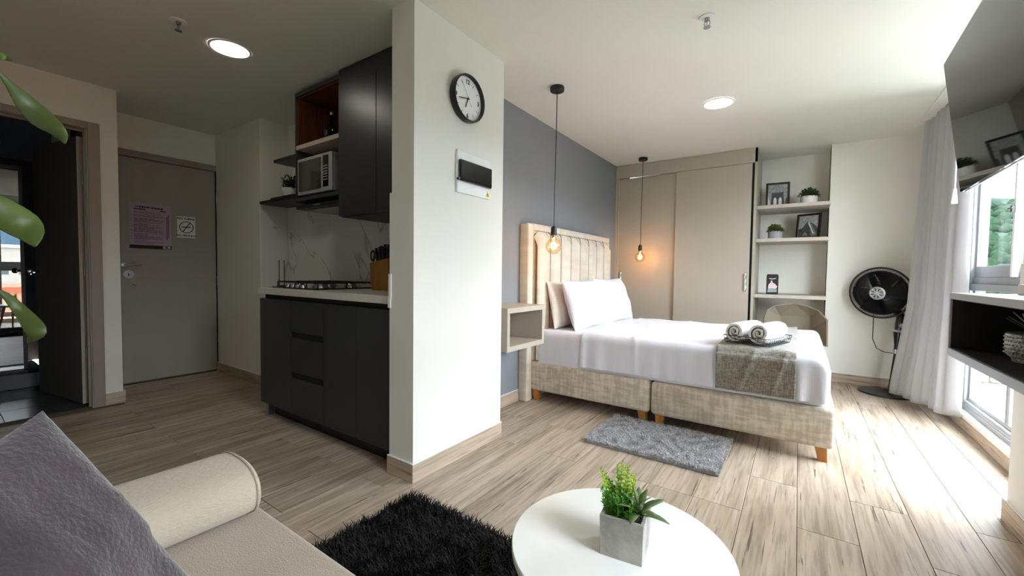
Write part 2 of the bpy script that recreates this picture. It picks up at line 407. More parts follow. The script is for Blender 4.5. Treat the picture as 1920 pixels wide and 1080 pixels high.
# right strip with the curtain recess left open
mb.box(-1.5, .885, YS-.1, 5.9, 2.40, 2.62); mb.box(.885, 1.3, 5.06, 5.9, 2.40, 2.62); mb.box(.885, 1.3, YS-.1, 5.06, 2.60, 2.62)
struct('ceiling', mb, 'ceiling_white', 'plain white ceiling')
struct('trim_1', B(.80, .885, 1.3, 5.06, 2.388, 2.402), 'ceiling_white', 'slim white ceiling strip along the curtain recess')

# pillar between kitchen and bedroom
struct('wall_pillar', B(-1.742, XP, YP0, YP1, 0, 2.41).box(-1.76, -1.742, YP0, YP1, 0, 1.475).box(-1.93, -1.7, YH+.002, YP1, 0, 2.41), 'wall_white', 'white pillar wall that carries the clock and the breaker panel')
struct('wall_grey', B(-2.05, XG, YP1-.02, YF+.2, 0, 2.42), 'wall_grey', 'grey accent wall behind the headboard')
struct('wall_far', B(.235, 1.115, YF, YF+.15, 0, 2.42).box(-2.05, .235, 5.62, 5.75, 0, 2.42).box(.235, .26, 5.30, 5.62, 0, 2.42), 'wall_white', 'white far wall behind the fan')
# the far wall stands 18 cm in front of the niche; its side return
# window wall: side piece, lintel, low plinth
mb = B(XW, XW+.115, 4.43, 5.7, 0, 2.62)
mb.box(XW, XW+.2, 1.25, 2.60, 0, 2.62); mb.box(XW, XW+.2, YS-.1, .45, 0, 2.62)
mb.box(XW, XW+.2, YS-.1, 5.7, 2.36, 2.62); mb.box(XW+.02, XW+.2, YS-.1, 5.7, -.1, .075)
struct('wall_right', mb, 'wall_white', 'white window wall on the right')
struct('wall_television', B(.79, XW, 1.25, 2.60, 0, 2.42).box(.79, XW, 2.60, 2.73, 0, 1.135), 'wall_white', 'white wall projection behind the television with a low end pier')
struct('wall_back', B(-4.5, 1.3, YS-.12, YS, 0, 2.5), 'wall_white', 'white wall behind the sofa')
# kitchen recess and entrance
struct('wall_kitchen', B(XE-.1, -4.035, YK, YK+.25, 0, 2.5).box(-4.2, -1.9, YH, YH+.15, 0, 2.5), 'wall_white', 'white walls of the kitchen recess')
struct('wall_entrance_light_block', B(XE-.12, XE, .92, 1.045, 0, 2.5).box(XE-.12, XE, 1.835, 1.95, 0, 2.5).box(XE-.12, XE, 1.04, 1.84, 2.135, 2.5).box(XE-.35, XE-.25, .7, 2.2, -.1, 2.5).box(XE-.3, XE-.1, .8, .92, -.1, 2.5).box(XE-.3, XE-.1, 1.95, 2.05, -.1, 2.5), 'wall_white', 'white wall around the entrance door with an added unseen light block behind it')  # boxes behind the door are unseen, added to stop light leaking in
struct('wall_bathroom', B(XB-.12, XB, .75, .92, 0, 2.5).box(XE-.1, XB-.12, .86, .92, 0, 2.5).box(XB-.12, XB, -.06, .75, 2.10, 2.5).box(XB-.12, XB, YS, -.06, 0, 2.5), 'wall_white', 'white wall around the bathroom doorway')
# bathroom beyond the doorway
struct('wall_shower', B(-7.3, XB-.12, .80, .86, 0, 2.3).box(-7.3, -7.2, YS, .8, 0, 2.3).box(-7.3, XB-.12, YS-.1, YS, 0, 2.3), 'bath_tile', 'dark tiled bathroom walls')
struct('ceiling_bathroom', B(-7.3, XB-.12, YS-.1, .86, 2.26, 2.34), 'bath_tile', 'dark bathroom ceiling')
bf = struct('floor_bathroom', B(-7.3, XB-.06, YS, .75, -.12, -.008), 'grout', 'dark grey tiled bathroom floor')
for i in range(8):
    for j in range(3):
        x1 = XB-.065-i*.34; y0 = -.55+j*.44
        q = MB().box(x1-.336, x1, y0, min(y0+.436, .75), -.01, -.001); q.build('tile', 'bath_floor', bf, bevel=.001, seg=1)

# skirting boards, each run its own object
def skirt(n, x0, x1, y0, y1, label, axis):
    struct('baseboard_'+n, B(x0, x1, y0, y1, 0, .094), 'skirting_'+axis, label, bevel=.002, seg=1)
    struct('baseboard_'+n+'_cap', B(x0, x1, y0, y1, .0942, .0975), 'sill_white', 'thin pale sealant line on the skirting board', None)
skirt('pillar', XP, XP+.013, YP0-.013, YP1, 'oak skirting board along the clock wall', 'y')
skirt('pillar_end', -1.765, XP, YP0-.013, YP0, 'oak skirting board on the narrow pillar end', 'x')
skirt('grey', XG, XG+.013, YP1, 2.848, 'oak skirting board along the grey wall', 'y')
skirt('far', .262, XW, YF-.013, YF, 'oak skirting board behind the fan', 'x')
skirt('television', .777, .79, 1.25, 2.743, 'oak skirting board below the television console', 'y')
skirt('television_end', .79, XW, 2.73, 2.743, 'oak skirting board on the end of the low pier', 'x')
skirt('kitchen', XE, -4.035, YK-.013, YK, 'oak skirting board beside the entrance door', 'x')
skirt('bathroom', XB, XB+.013, .815, .933, 'oak skirting board right of the bathroom doorway', 'y')
skirt('bathroom_return', XE, XB, .92, .933, 'oak skirting board on the return beside the entrance door', 'x')
skirt('back', XB, XW, YS, YS+.013, 'oak skirting board behind the sofa', 'x')
# window plinth with white sill
struct('baseboard_window', B(XW-.013, XW+.02, 2.743, 5.45, 0, .085), 'skirting_y', 'oak skirting board below the window', bevel=.002, seg=1)
struct('trim_2', B(XW-.02, XW+.09, 2.6, 4.6, .085, .112), 'sill_white', 'white sill ledge under the window', bevel=.002, seg=1)

# ------------------------------------------------------------------ windows
def window(n, y0, y1, mull, label):
    w = thing('window_%d' % n, label, 'window', (XW+.1, (y0+y1)/2, .11)); w['kind'] = 'structure'; del w['category']
    x0, x1 = XW+.03, XW+.11
    mb = B(x0, x1, y0, y1, .112, .175).box(x0+.02, x1-.02, y0, y1, .175, .20).box(x0, x1, y0, y0+.045, .175, 2.36).box(x0, x1, y1-.045, y1, .175, 2.36).box(x0, x1, y0, y1, 2.31, 2.36)
    for k in range(3): mb.box(x0-.004, x0, y0, y1, .118+k*.018, .126+k*.018)
    mb.build('window_frame', 'alu', w, bevel=.002, seg=1)
    B(x0-.01, x1, y0+.045, y1-.045, .985, 1.03).box(x0+.01, x1, y0+.045, y1-.045, 1.03, 1.075).build('transom', 'alu_grey', w, bevel=.002, seg=1)
    ys = [y0+.045]+mull+[y1-.045]
    for i in range(len(ys)-1):
        a, b_ = ys[i], ys[i+1]
        # lower fixed light
        g = B(x0+.045, x0+.049, a+.03, b_-.03, .20, .985).build('pane', 'window_glass', w)
        B(x0+.02, x0+.07, a, a+.03, .20, .985).box(x0+.02, x0+.07, b_-.03, b_, .20, .985).build('stile', 'alu_grey' if i else 'alu', w, bevel=.001, seg=1)
        # upper sash
        xx = x0+.02 if i == len(ys)-2 else x0+.05
        fr = B(xx, xx+.03, a-.01, a+.035, 1.075, 2.31).box(xx, xx+.03, b_-.035, b_+.01, 1.075, 2.31).box(xx, xx+.03, a+.035, b_-.035, 1.075, 1.155).box(xx, xx+.03, a+.035, b_-.035, 2.26, 2.31).build('sash', 'alu_grey' if i == len(ys)-2 else 'white_frame', w, bevel=.002, seg=1)
        B(xx+.013, xx+.017, a+.035, b_-.035, 1.155, 2.26).build('pane', 'window_glass', w)
    for m_ in mull:
        B(x0-.006, x0+.02, m_-.05, m_-.02, 1.08, 2.31).build('meeting_stile', 'white_frame', w, bevel=.002, seg=1)
    B(x0-.02, x0-.006, mull[0]-.045, mull[0]-.02, 1.46, 1.50).box(x0-.03, x0-.02, mull[0]-.07, mull[0]-.02, 1.475, 1.487).build('window_handle', 'black_plastic', w, bevel=.002, seg=1)
    return w
window(1, 2.60, 4.43, [3.70], 'grey aluminium window beside the curtain with a view of the green hill')
window(2, .45, 1.25, [.90], 'grey aluminium window opposite the bathroom doorway')

# ------------------------------------------------------------------ doors
# entrance door
d = thing('door_1', 'taupe flat entrance door with two notices and a lever handle', 'door', (XE, 1.44, 0)); d['kind'] = 'structure'; del d['category']
B(XE-.1, XE+.012, 1.80, 1.85, 0, 2.135).box(XE-.1, XE+.012, 1.045-.03, 1.052, 0, 2.135).box(XE-.1, XE+.012, 1.045-.03, 1.85, 2.075, 2.135).build('door_frame', 'taupe_frame', d, bevel=.003)
B(XE-.055, XE-.012, 1.054, 1.798, .014, 2.072).build('door_leaf', 'taupe_door', d, bevel=.003)
xh = XE-.012
mb = MB().tube([(xh, 1.075, 1.095), (xh+.05, 1.075, 1.095)], .011).tube([(xh+.05, 1.07, 1.095), (xh+.052, 1.19, 1.097)], .0095)
h = mb.build('door_handle', 'chrome', d, smooth=True)
MB().tube([(xh, 1.075, 1.095), (xh+.008, 1.075, 1.095)], .025, 20).build('rosette', 'chrome', h, smooth=True)
h = MB().tube([(xh, 1.105, 1.01), (xh+.014, 1.105, 1.01)], .038, 24).build('lock', 'steel', d, smooth=True, label='round grey lock plate with keyhole')
B(xh+.014, xh+.016, 1.102, 1.108, .995, 1.02).build('keyhole', 'ink', h)
for yy, zz in ((1.137, 1.128), (1.15, 1.122), (1.137, .915), (1.15, .908)):
    MB().tube([(xh, yy, zz), (xh+.01, yy, zz)], .006, 10).build('screw_cap', 'chrome', d, smooth=True)
for zz in (.35, .95, 1.8):
    MB().tube([(XE+.016, 1.80, zz-.05), (XE+.016, 1.80, zz+.05)], .008, 10).build('hinge', 'steel', d, smooth=True)
struct('trim_3', B(XE-.06, XE, 1.05, 1.80, .0, .004), 'gap_black', 'dark threshold under the entrance door')
# notices
xn = XE-.010
nz_ = thing('notice_sheet', 'lilac printed notice sheet with a dark footer strip on the entrance door', 'notice', (xn, 1.27, 1.25))
B(xn-.0015, xn, 1.118, 1.425, 1.283, 1.668).build('sheet', 'paper_lilac', nz_)
B(xn-.0015, xn, 1.118, 1.425, 1.25, 1.2828).build('footer_strip', 'ink', nz_, label='dark strip along the foot of the sheet')
B(xn, xn+.0006, 1.36, 1.415, 1.255, 1.277).build('footer_label', 'paper_white', nz_)
B(xn, xn+.0006, 1.375, 1.40, 1.259, 1.273).build('footer_mark', 'photo_mid', nz_)
mb = MB(); x = 1.165
for k, w_ in enumerate((.006, .006, 0, .014, .016, .013, .016, .006, 0, .012, .005, .014, .012, .006, .014)):
    if w_: mb.box(xn, xn+.0005, x, x+w_, 1.628-.0004*k, 1.644-.0004*k)
    x += w_+.004
mb.box(xn, xn+.0005, 1.15, 1.235, 1.608, 1.617).box(xn, xn+.0005, 1.34, 1.385, 1.604, 1.613)
mb.build('heading', 'ink', nz_, kind='stuff')
mb = MB(); z = 1.592; r_ = random.Random(3)
while z > 1.30:
    e = 1.15+r_.choice([.10, .15, .20, .215, .21])
    y = 1.15
    while y < e:
        w_ = r_.uniform(.012, .035); mb.box(xn, xn+.0005, y, min(y+w_, e), z-.0035, z); y += w_+.004
    if r_.random() < .4: mb.box(xn, xn+.0005, 1.128, 1.136, z-.005, z)
    z -= r_.choice([.008, .009, .014])
mb.build('print_lines', 'ink_purple', nz_, kind='stuff')
B(xn, xn+.0005, 1.388, 1.396, 1.34, 1.56).box(xn, xn+.0005, 1.402, 1.408, 1.36, 1.58).build('side_print', 'ink_purple', nz_, kind='stuff')
s_ = thing('no_smoking_sign', 'white no smoking sign with a black ring, right of the lilac notice', 'sign', (xn, 1.546, 1.37))
B(xn-.0015, xn, 1.472, 1.62, 1.374, 1.583).build('panel', 'paper_white', s_, bevel=.0005, seg=1)
R_ = basis((xn+.0006, 1.546, 1.478), (0, 1, 0), (0, 0, 1), (1, 0, 0))
MB().ring(.055, .0035, 40, 6, T=R_).build('ring', 'ink', s_)
a = math.radians(58)
mb = MB().box(-.036, .034, -.0045, .0045, 0, .0006, T=R_)
mb.box(-.054, .054, -.0035, .0035, .0006, .0012, T=R_ @ Matrix.Rotation(a, 4, 'Z'))
mb.tube([(.022, .008, .001), (.03, .018, .001), (.026, .026, .001), (.034, .034, .001)], .002, 5, T=R_)
mb.build('cigarette_and_bar', 'ink', s_)
text_part('NO FUMAR', 'lettering', 'ink', s_, .028, basis((xn+.0004, 1.546, 1.560), (0, 1, 0), (0, 0, 1), (1, 0, 0)), .0006)
text_part('NO SMOKING', 'lettering', 'ink', s_, .0235, basis((xn+.0004, 1.546, 1.395), (0, 1, 0), (0, 0, 1), (1, 0, 0)), .0006)

# bathroom door: frame, open leaf
d = thing('door_2', 'dark taupe bathroom door standing open into the bathroom', 'door', (XB, .35, 0)); d['kind'] = 'structure'; del d['category']
B(XB-.13, XB+.014, .752, .818, 0, 2.148).box(XB-.13, XB+.014, -.12, -.06, 0, 2.148).box(XB-.13, XB+.014, -.06, .752, 2.098, 2.148).build('door_frame', 'taupe_frame', d, bevel=.003)
B(XB-.075, XB-.06, .738, .752, 0, 2.098).box(XB-.075, XB-.06, -.06, .74, 2.084, 2.098).build('door_stop', 'taupe_frame', d, bevel=.002)
A_ = Vector((XB-.15, .735, 0)); Bv = Vector((-5.30, .60, 0)); dx = (Bv-A_).normalized(); dy = Vector((-dx.y, dx.x, 0)) * -1
T_ = basis((A_.x, A_.y, 0), dx, dy, (0, 0, 1)); Lf = (Bv-A_).length
B(0, Lf, -.018, .018, .012, 2.06, T=T_).build('door_leaf', 'bath_door', d, bevel=.002)
B(-.004, 0, -.018, .018, .012, 2.06, T=T_).build('door_edge', 'shelf_taupe', d, label='pale hinge edge of the leaf')
hd = MB().tube([(Lf-.07, -.018, 1.03), (Lf-.07, -.065, 1.03)], .012, T=T_).lathe([(.0, 0), (.024, .004), (.027, .02), (.02, .035), (.0, .04)], 18, T=T_ @ basis((Lf-.07, -.055, 1.03), (1, 0, 0), (0, 0, 1), (0, -1, 0))).build('door_handle', 'chrome', d, smooth=True)
for zz in (.4, 1.05, 1.75):
    MB().tube([(XB-.135, .745, zz-.05), (XB-.135, .745, zz+.05)], .008, 10).build('hinge', 'steel', d, smooth=True)

# shower screen, curb, mat
sh = thing('shower_screen', 'dark reflecting shower glass seen through the bathroom doorway', 'shower screen', (-5.66, .1, .06))
B(-5.668, -5.66, -.5, .535, .16, 1.92).build('glass_panel', 'shower_glass', sh)
B(-5.675, -5.655, .535, .56, .14, 1.94).box(-5.675, -5.655, -.52, .56, 1.92, 1.95).box(-5.675, -5.655, -.52, .56, .13, .16).build('frame', 'black_metal', sh, bevel=.002, seg=1)
tag(B(-5.75, -5.56, -.54, .79, -.001, .13).build('shower_curb', 'bath_tile', None, bevel=.006), 'low dark tiled curb under the shower glass', 'curb')
tag(B(-5.45, -5.0, -.4, .35, 0, .012).build('bath_mat', 'rug_black_base', None, bevel=.004), 'thin dark bath mat in front of the shower curb', 'mat')

# ------------------------------------------------------------------ kitchen
# marble backsplash: slabs (each slab a part)
bs = thing('trim_4', 'white marble look splashback around the kitchen worktop', 'splashback', (-2.9, YH, .9)); bs['kind'] = 'structure'; del bs['category']
xa = -4.035
for i, w_ in enumerate((.72, .72, .72)):
    B(xa+.0015, xa+w_-.0015, YH-.012, YH, .60, 1.66).build('slab', 'marble_tile', bs, bevel=.001, seg=1); xa += w_
B(-4.035, -4.023, YK-.004, YH-.013, .60, 1.66).build('slab', 'marble_tile', bs, bevel=.001, seg=1)
B(-4.038, -4.02, YK-.008, YK-.004, .60, 1.66).build('edge_trim', 'white_frame', bs)
# base unit
YC = 1.43; XL, XR = -3.228, -1.762
k = thing('kitchen_base_unit', 'charcoal kitchen base unit with drawers under the stone worktop', 'cabinet', (-2.49, 1.75, 0))
B(XL, XR, YC+.022, YH-.02, .10, .845).build('carcass', 'charcoal_edge', k)
B(XL+.05, XR, YC+.075, YC+.09, 0, .10).build('kickplate', 'black_metal', k)
B(XL+.02, XR, YC+.03, YC+.05, .855, .895).build('grip_channel', 'gap_black', k)
Y0, Y1 = YC, YC+.02
def front(name, x0, x1, z0, z1):
    return B(x0+.0015, x1-.0015, Y0, Y1, z0+.0015, z1-.0015).build(name, 'charcoal', k, bevel=.001, seg=1)
front('door', XL, -2.795, .10, .865)
front('drawer', -2.795, -2.405, .655, .865)
front('drawer', -2.795, -2.405, .385, .615)
front('drawer', -2.795, -2.405, .10, .345)
front('door', -2.405, -2.075, .10, .865)
front('door', -2.075, XR, .10, .865)
for z0 in (.615, .345):
    B(-2.79, -2.41, YC+.01, YC+.021, z0, z0+.04).build('finger_recess', 'gap_black', k)
B(XL+.01, XL+.05, YC+.03, YC+.07, 0, .10).build('foot', 'steel', k)
tag(B(XL-.003, XR+.003, YC-.012, YH-.014, .895, .938).build('worktop', 'worktop', None, bevel=.002), 'pale stone kitchen worktop above the charcoal base unit', 'worktop')
tag(B(-1.762, -1.744, YP0-.006, YP0+.002, .93, 1.055).box(-1.762, -1.744, YP0-.01, YP0-.002, .878, .93).build('corner_trim', 'white_frame', None), 'short white corner trim where the worktop meets the pillar', 'trim')
# hob
hb = thing('gas_hob', 'black glass gas hob with four burners on the worktop', 'hob', (-2.9, 1.74, .938))
B(-3.18, -2.60, 1.49, 1.99, .938, .948).build('glass_plate', 'black_gloss', hb, bevel=.003)
for bx, by, br in ((-3.04, 1.62, .035), (-3.04, 1.86, .045), (-2.76, 1.62, .045), (-2.76, 1.86, .035)):
    q = MB().lathe([(br+.012, 0), (br+.01, .008), (br, .012), (br, .02), (br*.9, .024)], 24, (bx, by, .948)).build('burner', 'steel', hb, smooth=True)
    MB().lathe([(br*.8, 0), (br*.78, .006), (.004, .008)], 20, (bx, by, .972)).build('burner_cap', 'black_metal', q, smooth=True)
for gx in (-3.04, -2.76):
    mb = MB(); z = .982
    for yy in (1.53, 1.745, 1.96): mb.tube([(gx-.125, yy, z), (gx+.125, yy, z)], .005, 6)
    for xx in (gx-.125, gx+.125): mb.tube([(xx, 1.53, z), (xx, 1.96, z)], .005, 6)
    for by in (1.62, 1.86):
        mb.tube([(gx-.125, by, z), (gx-.03, by, z)], .005, 6).tube([(gx+.03, by, z), (gx+.125, by, z)], .005, 6)
        mb.tube([(gx, by-.09, z), (gx, by-.03, z)], .005, 6).tube([(gx, by+.03, z), (gx, by+.09, z)], .005, 6)
    for xx in (gx-.125, gx+.125):
        for yy in (1.53, 1.745, 1.96): mb.tube([(xx, yy, .947), (xx, yy, z)], .005, 6)
    mb.build('pan_support', 'black_metal', hb, smooth=True)
for i in range(4):
    MB().lathe([(.018, 0), (.017, .018), (.003, .02)], 16, (-2.98+i*.065, 1.51, .948)).build('knob', 'steel', hb, smooth=True)
# knife block
kb = thing('knife_block', 'wooden knife block with black handled knives on the worktop beside the pillar', 'knife block', (-2.36, 1.86, .938))
Tk = Matrix.Translation((-2.30, 1.83, .939)) @ Matrix.Rotation(math.radians(0), 4, 'Z')
MB().poly([(-.10, -.055, 0), (.10, -.055, 0), (.07, -.055, .215), (-.12, -.055, .185)], (0, .11, 0), T=Tk).build('block', 'knife_wood', kb, bevel=.003)
for i, (px_, l_, tilt) in enumerate(((-.065, .12, -.25), (-.035, .13, -.1), (-.005, .13, 0), (.04, .09, .1))):
    for j in (0, 1):
        b0 = Tk @ Vector((px_, -.03+j*.045, .19)); b1 = Tk @ Vector((px_+math.sin(tilt)*l_*.5, -.03+j*.045, .19+l_*(.95 if j else .8)))
        MB().tube([b0, (b0+b1)/2, b1], [.009, .012, .010], 8).build('knife_handle', 'black_plastic', kb, smooth=True)
Ts = Tk @ Matrix.Translation((-.115, -.03, .235)) @ Matrix.Rotation(PI/2, 4, 'X')
sc_ = MB().ring(.022, .005, 20, 6, T=Ts @ Matrix.Scale(1.5, 4, (0, 1, 0))).ring(.022, .005, 20, 6, T=Ts @ Matrix.Translation((.03, -.03, .0)) @ Matrix.Scale(1.5, 4, (0, 1, 0))).build('scissor_handle', 'black_plastic', kb, smooth=True)
tag(B(-2.26, -1.95, 1.95, 1.975, .94, 1.13).build('cutting_board', 'black_plastic', None, bevel=.008), 'black board leaning behind the knife block', 'cutting board')
# paper towel rod
pt = thing('paper_towel_stand', 'thin black wire stand at the left end of the worktop', 'stand', (-3.178, 1.56, .948))
MB().tube([(-3.19, 1.55, .948), (-3.19, 1.55, 1.14), (-3.165, 1.575, 1.14), (-3.165, 1.575, .948)], .003, 6).build('rods', 'black_metal', pt, smooth=True)
MB().lathe([(.03, 0), (.03, .005), (.02, .008)], 20, (-3.178, 1.56, .948)).build('base', 'black_metal', pt, smooth=True)

# upper units
YU = 1.65; ZT = 2.385
u = thing('open_wall_cabinet', 'dark open wall cabinet with a walnut lined niche above the microwave', 'cabinet', (-2.85, 1.85, 1.58))
X1, X2 = -3.14, -2.565
for (a, b_, c, e) in ((X1, X1+.018, 1.58, ZT), (X2-.004, X2, 1.58, ZT)): B(a, b_, YU, YH-.014, c, e).build('side_panel', 'charcoal', u)
B(X1+.018, X2-.004, YU, YH-.014, ZT-.03, ZT).build('top_panel', 'charcoal', u)
B(X1+.018, X2-.004, YU, YH-.014, 1.585, 1.61).build('shelf', 'charcoal', u)
B(X1+.018, X2-.004, YU-.002, YH-.014, 1.965, 1.995).build('shelf', 'taupe_frame', u, label='pale edged middle shelf')
B(X1+.018, X2-.004, YH-.03, YH-.014, 1.61, ZT-.03).build('back_panel', 'gap_black', u)
B(X1+.018, X1+.03, YU+.01, YH-.03, 1.995, ZT-.03).box(X1+.03, X2-.006, YU+.01, YH-.04, ZT-.042, ZT-.031).build('niche_lining', 'walnut', u, label='walnut lining of the top niche')
MB().lathe([(.026, 0), (.024, -.006), (.005, -.006)], 20, (-2.66, 1.76, ZT-.042)).build('spotlight', 'lamp_disc', u, smooth=True)
v = thing('tall_wall_cabinet', 'charcoal wall cabinet with two plain doors beside the pillar', 'cabinet', (-2.2, 1.85, 1.43))
B(X2+.002, -1.762, YU+.01, YH-.014, 1.43, 2.395).build('carcass', 'charcoal_edge', v)
B(X2+.002, -1.762, YU-.008, YU+.01, 2.30, 2.402).build('filler_panel', 'charcoal', v)
B(X2+.002, -2.169, YU-.012, YU+.009, 1.435, 2.298).build('door', 'charcoal', v, bevel=.0015)
B(-2.165, -1.76, YU-.012, YU+.009, 1.435, 2.298).build('door', 'charcoal', v, bevel=.0015)
# microwave
m = thing('microwave_oven', 'silver microwave oven on the open cabinet shelf', 'microwave', (-2.88, 1.85, 1.61))
B(-3.105, -2.66, 1.665, 1.98, 1.625, 1.89).build('body', 'silver_plastic', m, bevel=.004)
dr = B(-3.105, -2.775, 1.648, 1.664, 1.625, 1.89).build('door', 'silver_plastic', m, bevel=.003)
B(-3.085, -2.79, 1.645, 1.648, 1.65, 1.868).build('door_glass', 'oven_glass', dr)
cp = B(-2.773, -2.66, 1.648, 1.664, 1.625, 1.89).build('control_panel', 'silver_plastic', m, bevel=.003)
B(-2.765, -2.70, 1.645, 1.648, 1.655, 1.872).build('keypad', 'black_gloss', cp)
mb = MB()
for i in range(6):
    for j in range(3): mb.box(-2.757+j*.018, -2.745+j*.018, 1.6435, 1.645, 1.70+i*.019, 1.708+i*.019)
mb.build('keys', 'photo_mid', cp, kind='stuff')
B(-2.635, -2.62, 1.70, 1.712, 1.66, 1.84).build('side_handle', 'steel', m)
# bottles in niche
for i, (bx, by, s_c, lab) in enumerate(((-3.0, 1.86, 1.0, 'tall dark glass bottle in the walnut niche'), (-2.88, 1.92, .8, 'shorter dark bottle behind the tall one in the niche'), (-3.07, 1.90, .6, 'small round dark jar at the left of the niche'))):
    bo = thing('glass_bottle', lab, 'bottle', (bx, by, 1.995))
    MB().lathe([(.036*s_c, 0), (.038*s_c, .01), (.038*s_c, .15*s_c), (.030*s_c, .18*s_c), (.013*s_c, .21*s_c), (.012*s_c, .27*s_c)], 20, (bx, by, 1.995)).build('bottle_body', 'black_gloss', bo, smooth=True)
    MB().lathe([(.014*s_c, 0), (.014*s_c, .02)], 14, (bx, by, 1.995+.27*s_c)).build('stopper', 'steel', bo, smooth=True)
gl = thing('wine_glass', 'small clear glass in front of the bottles in the niche', 'glass', (-2.93, 1.78, 1.995))
MB().lathe([(.03, 0), (.03, .003), (.004, .006), (.004, .05), (.03, .08), (.033, .12), (.03, .12), (.027, .083), (.002, .056)], 20, (-2.93, 1.78, 1.995)).build('bowl_and_stem', 'bottle_glass', gl, smooth=True)
# black wall shelves
tag(B(-3.70, X1-.001, 1.76, YH-.014, 1.975, 2.00).build('wall_shelf', 'charcoal', None, bevel=.001, seg=1), 'short charcoal wall shelf left of the open cabinet, upper one', 'shelf')
tag(B(-4.005, X1-.001, 1.78, YH-.014, 1.655, 1.68).build('wall_shelf', 'black_metal', None, bevel=.001, seg=1), 'long black wall shelf carrying the fern left of the microwave, lower one', 'shelf')
hd = thing('extractor_hood', 'slim black extractor hood below the microwave cabinet', 'extractor hood', (-2.88, 1.85, 1.52))
MB().poly([(X1, 1.655, 1.525), (X1, YH-.02, 1.525), (X1, YH-.02, 1.578), (X1, 1.72, 1.578), (X1, 1.655, 1.55)], (.574, 0, 0)).build('body', 'black_metal', hd, bevel=.002)
B(X1+.06, X2-.06, 1.70, 1.98, 1.519, 1.5245).build('filter_panel', 'steel', hd)
B(X1+.24, X2-.24, 1.650, 1.6545, 1.535, 1.545).build('switch_strip', 'steel', hd)
bd = thing('serving_tray', 'black serving tray lying on the lower black shelf', 'tray', (-3.5, 1.9, 1.68))
MB().poly([(-3.86, 1.80, 1.681), (-3.16, 1.80, 1.681), (-3.16, 1.80, 1.70), (-3.84, 1.80, 1.70)], (0, .2, 0)).build('tray_body', 'black_metal', bd, bevel=.003)
B(-3.42, -3.36, 1.785, 1.80, 1.689, 1.693).build('handle', 'steel', bd)

# ------------------------------------------------------------------ plants helpers
def leaf_quad(mb, p, d, up, L, w, curl=.3, n=4):
    d = Vector(d).normalized(); up = Vector(up); s = d.cross(up).normalized(); up = s.cross(d)
    vs = []
    for i in range(n+1):
        t = i/n; c = Vector(p)+d*L*t + up*(curl*L*(t-t*t*1.6)); ww = w*math.sin(PI*min(1, .12+t*.88))**.8 if t < 1 else 0.0005
        vs += [c-s*ww+up*ww*.25, c, c+s*ww+up*ww*.25]
    fs = []
    for i in range(n):
        a = i*3; fs += [(a, a+1, a+4, a+3), (a+1, a+2, a+5, a+4)]
    mb.add(vs, fs)
def bush(mb, c, R, h, n, ls, seed):
    r = random.Random(seed)
    for _ in range(n):
        th = r.uniform(0, 2*PI); ph = math.acos(r.uniform(0, 1)); rr = r.uniform(.55, 1)
        d_ = Vector((math.sin(ph)*math.cos(th), math.sin(ph)*math.sin(th), math.cos(ph)))
        p = Vector(c)+Vector((d_.x*R*rr, d_.y*R*rr, d_.z*h*rr))
        dd = (d_+Vector((r.uniform(-.6, .6), r.uniform(-.6, .6), r.uniform(-.3, .6)))).normalized()
        leaf_quad(mb, p, dd, (r.uniform(-.4, .4), r.uniform(-.4, .4), 1), ls*r.uniform(.7, 1.2), ls*.38, .2, 2)
def boxwood(name, label, loc, R, h, potmat, matl, seed, flare=.9):
    t = thing(name, label, 'plant', loc)
    MB().lathe([(R*flare, 0), (R*.98, h*.15), (R, h), (R*.9, h), (R*.88, h*.85), (.002, h*.85)], 28, loc).build('pot', potmat, t, smooth=True)
    mb = MB(); c = (loc[0], loc[1], loc[2]+h*.9)
    bush(mb, c, R*1.2, R*1.25, 520, .019, seed)
    bush(mb, c, R*.95, R*1.0, 240, .019, seed+1)
    mb.build('foliage', matl, t, kind='stuff')
    return t
fern = thing('potted_fern', 'small bushy plant in a pale pot on the lower black shelf', 'plant', (-3.62, 1.88, 1.70))
MB().lathe([(.045, 0), (.06, .02), (.07, .075), (.062, .075), (.06, .06), (.002, .06)], 24, (-3.66, 1.88, 1.70)).build('pot', 'pot_white', fern, smooth=True)
mb = MB(); r_ = random.Random(5)
for i in range(60):
    a = r_.uniform(0, 2*PI); e = r_.uniform(.1, 1.2); d_ = Vector((math.cos(a)*math.cos(e), math.sin(a)*math.cos(e)*.6, math.sin(e)))
    p0 = Vector((-3.66, 1.88, 1.765)); l_ = r_.uniform(.07, .15)
    for q in range(5):
        leaf_quad(mb, p0+d_*l_*(.3+.15*q), d_+Vector((r_.uniform(-.7, .7), r_.uniform(-.5, .5), r_.uniform(-.4, .5))), (0, 0, 1), .035, .008, .2, 2)
    mb.tube([p0, p0+d_*l_], .0012, 4)
mb.build('foliage', 'leaf_dark', fern, kind='stuff')

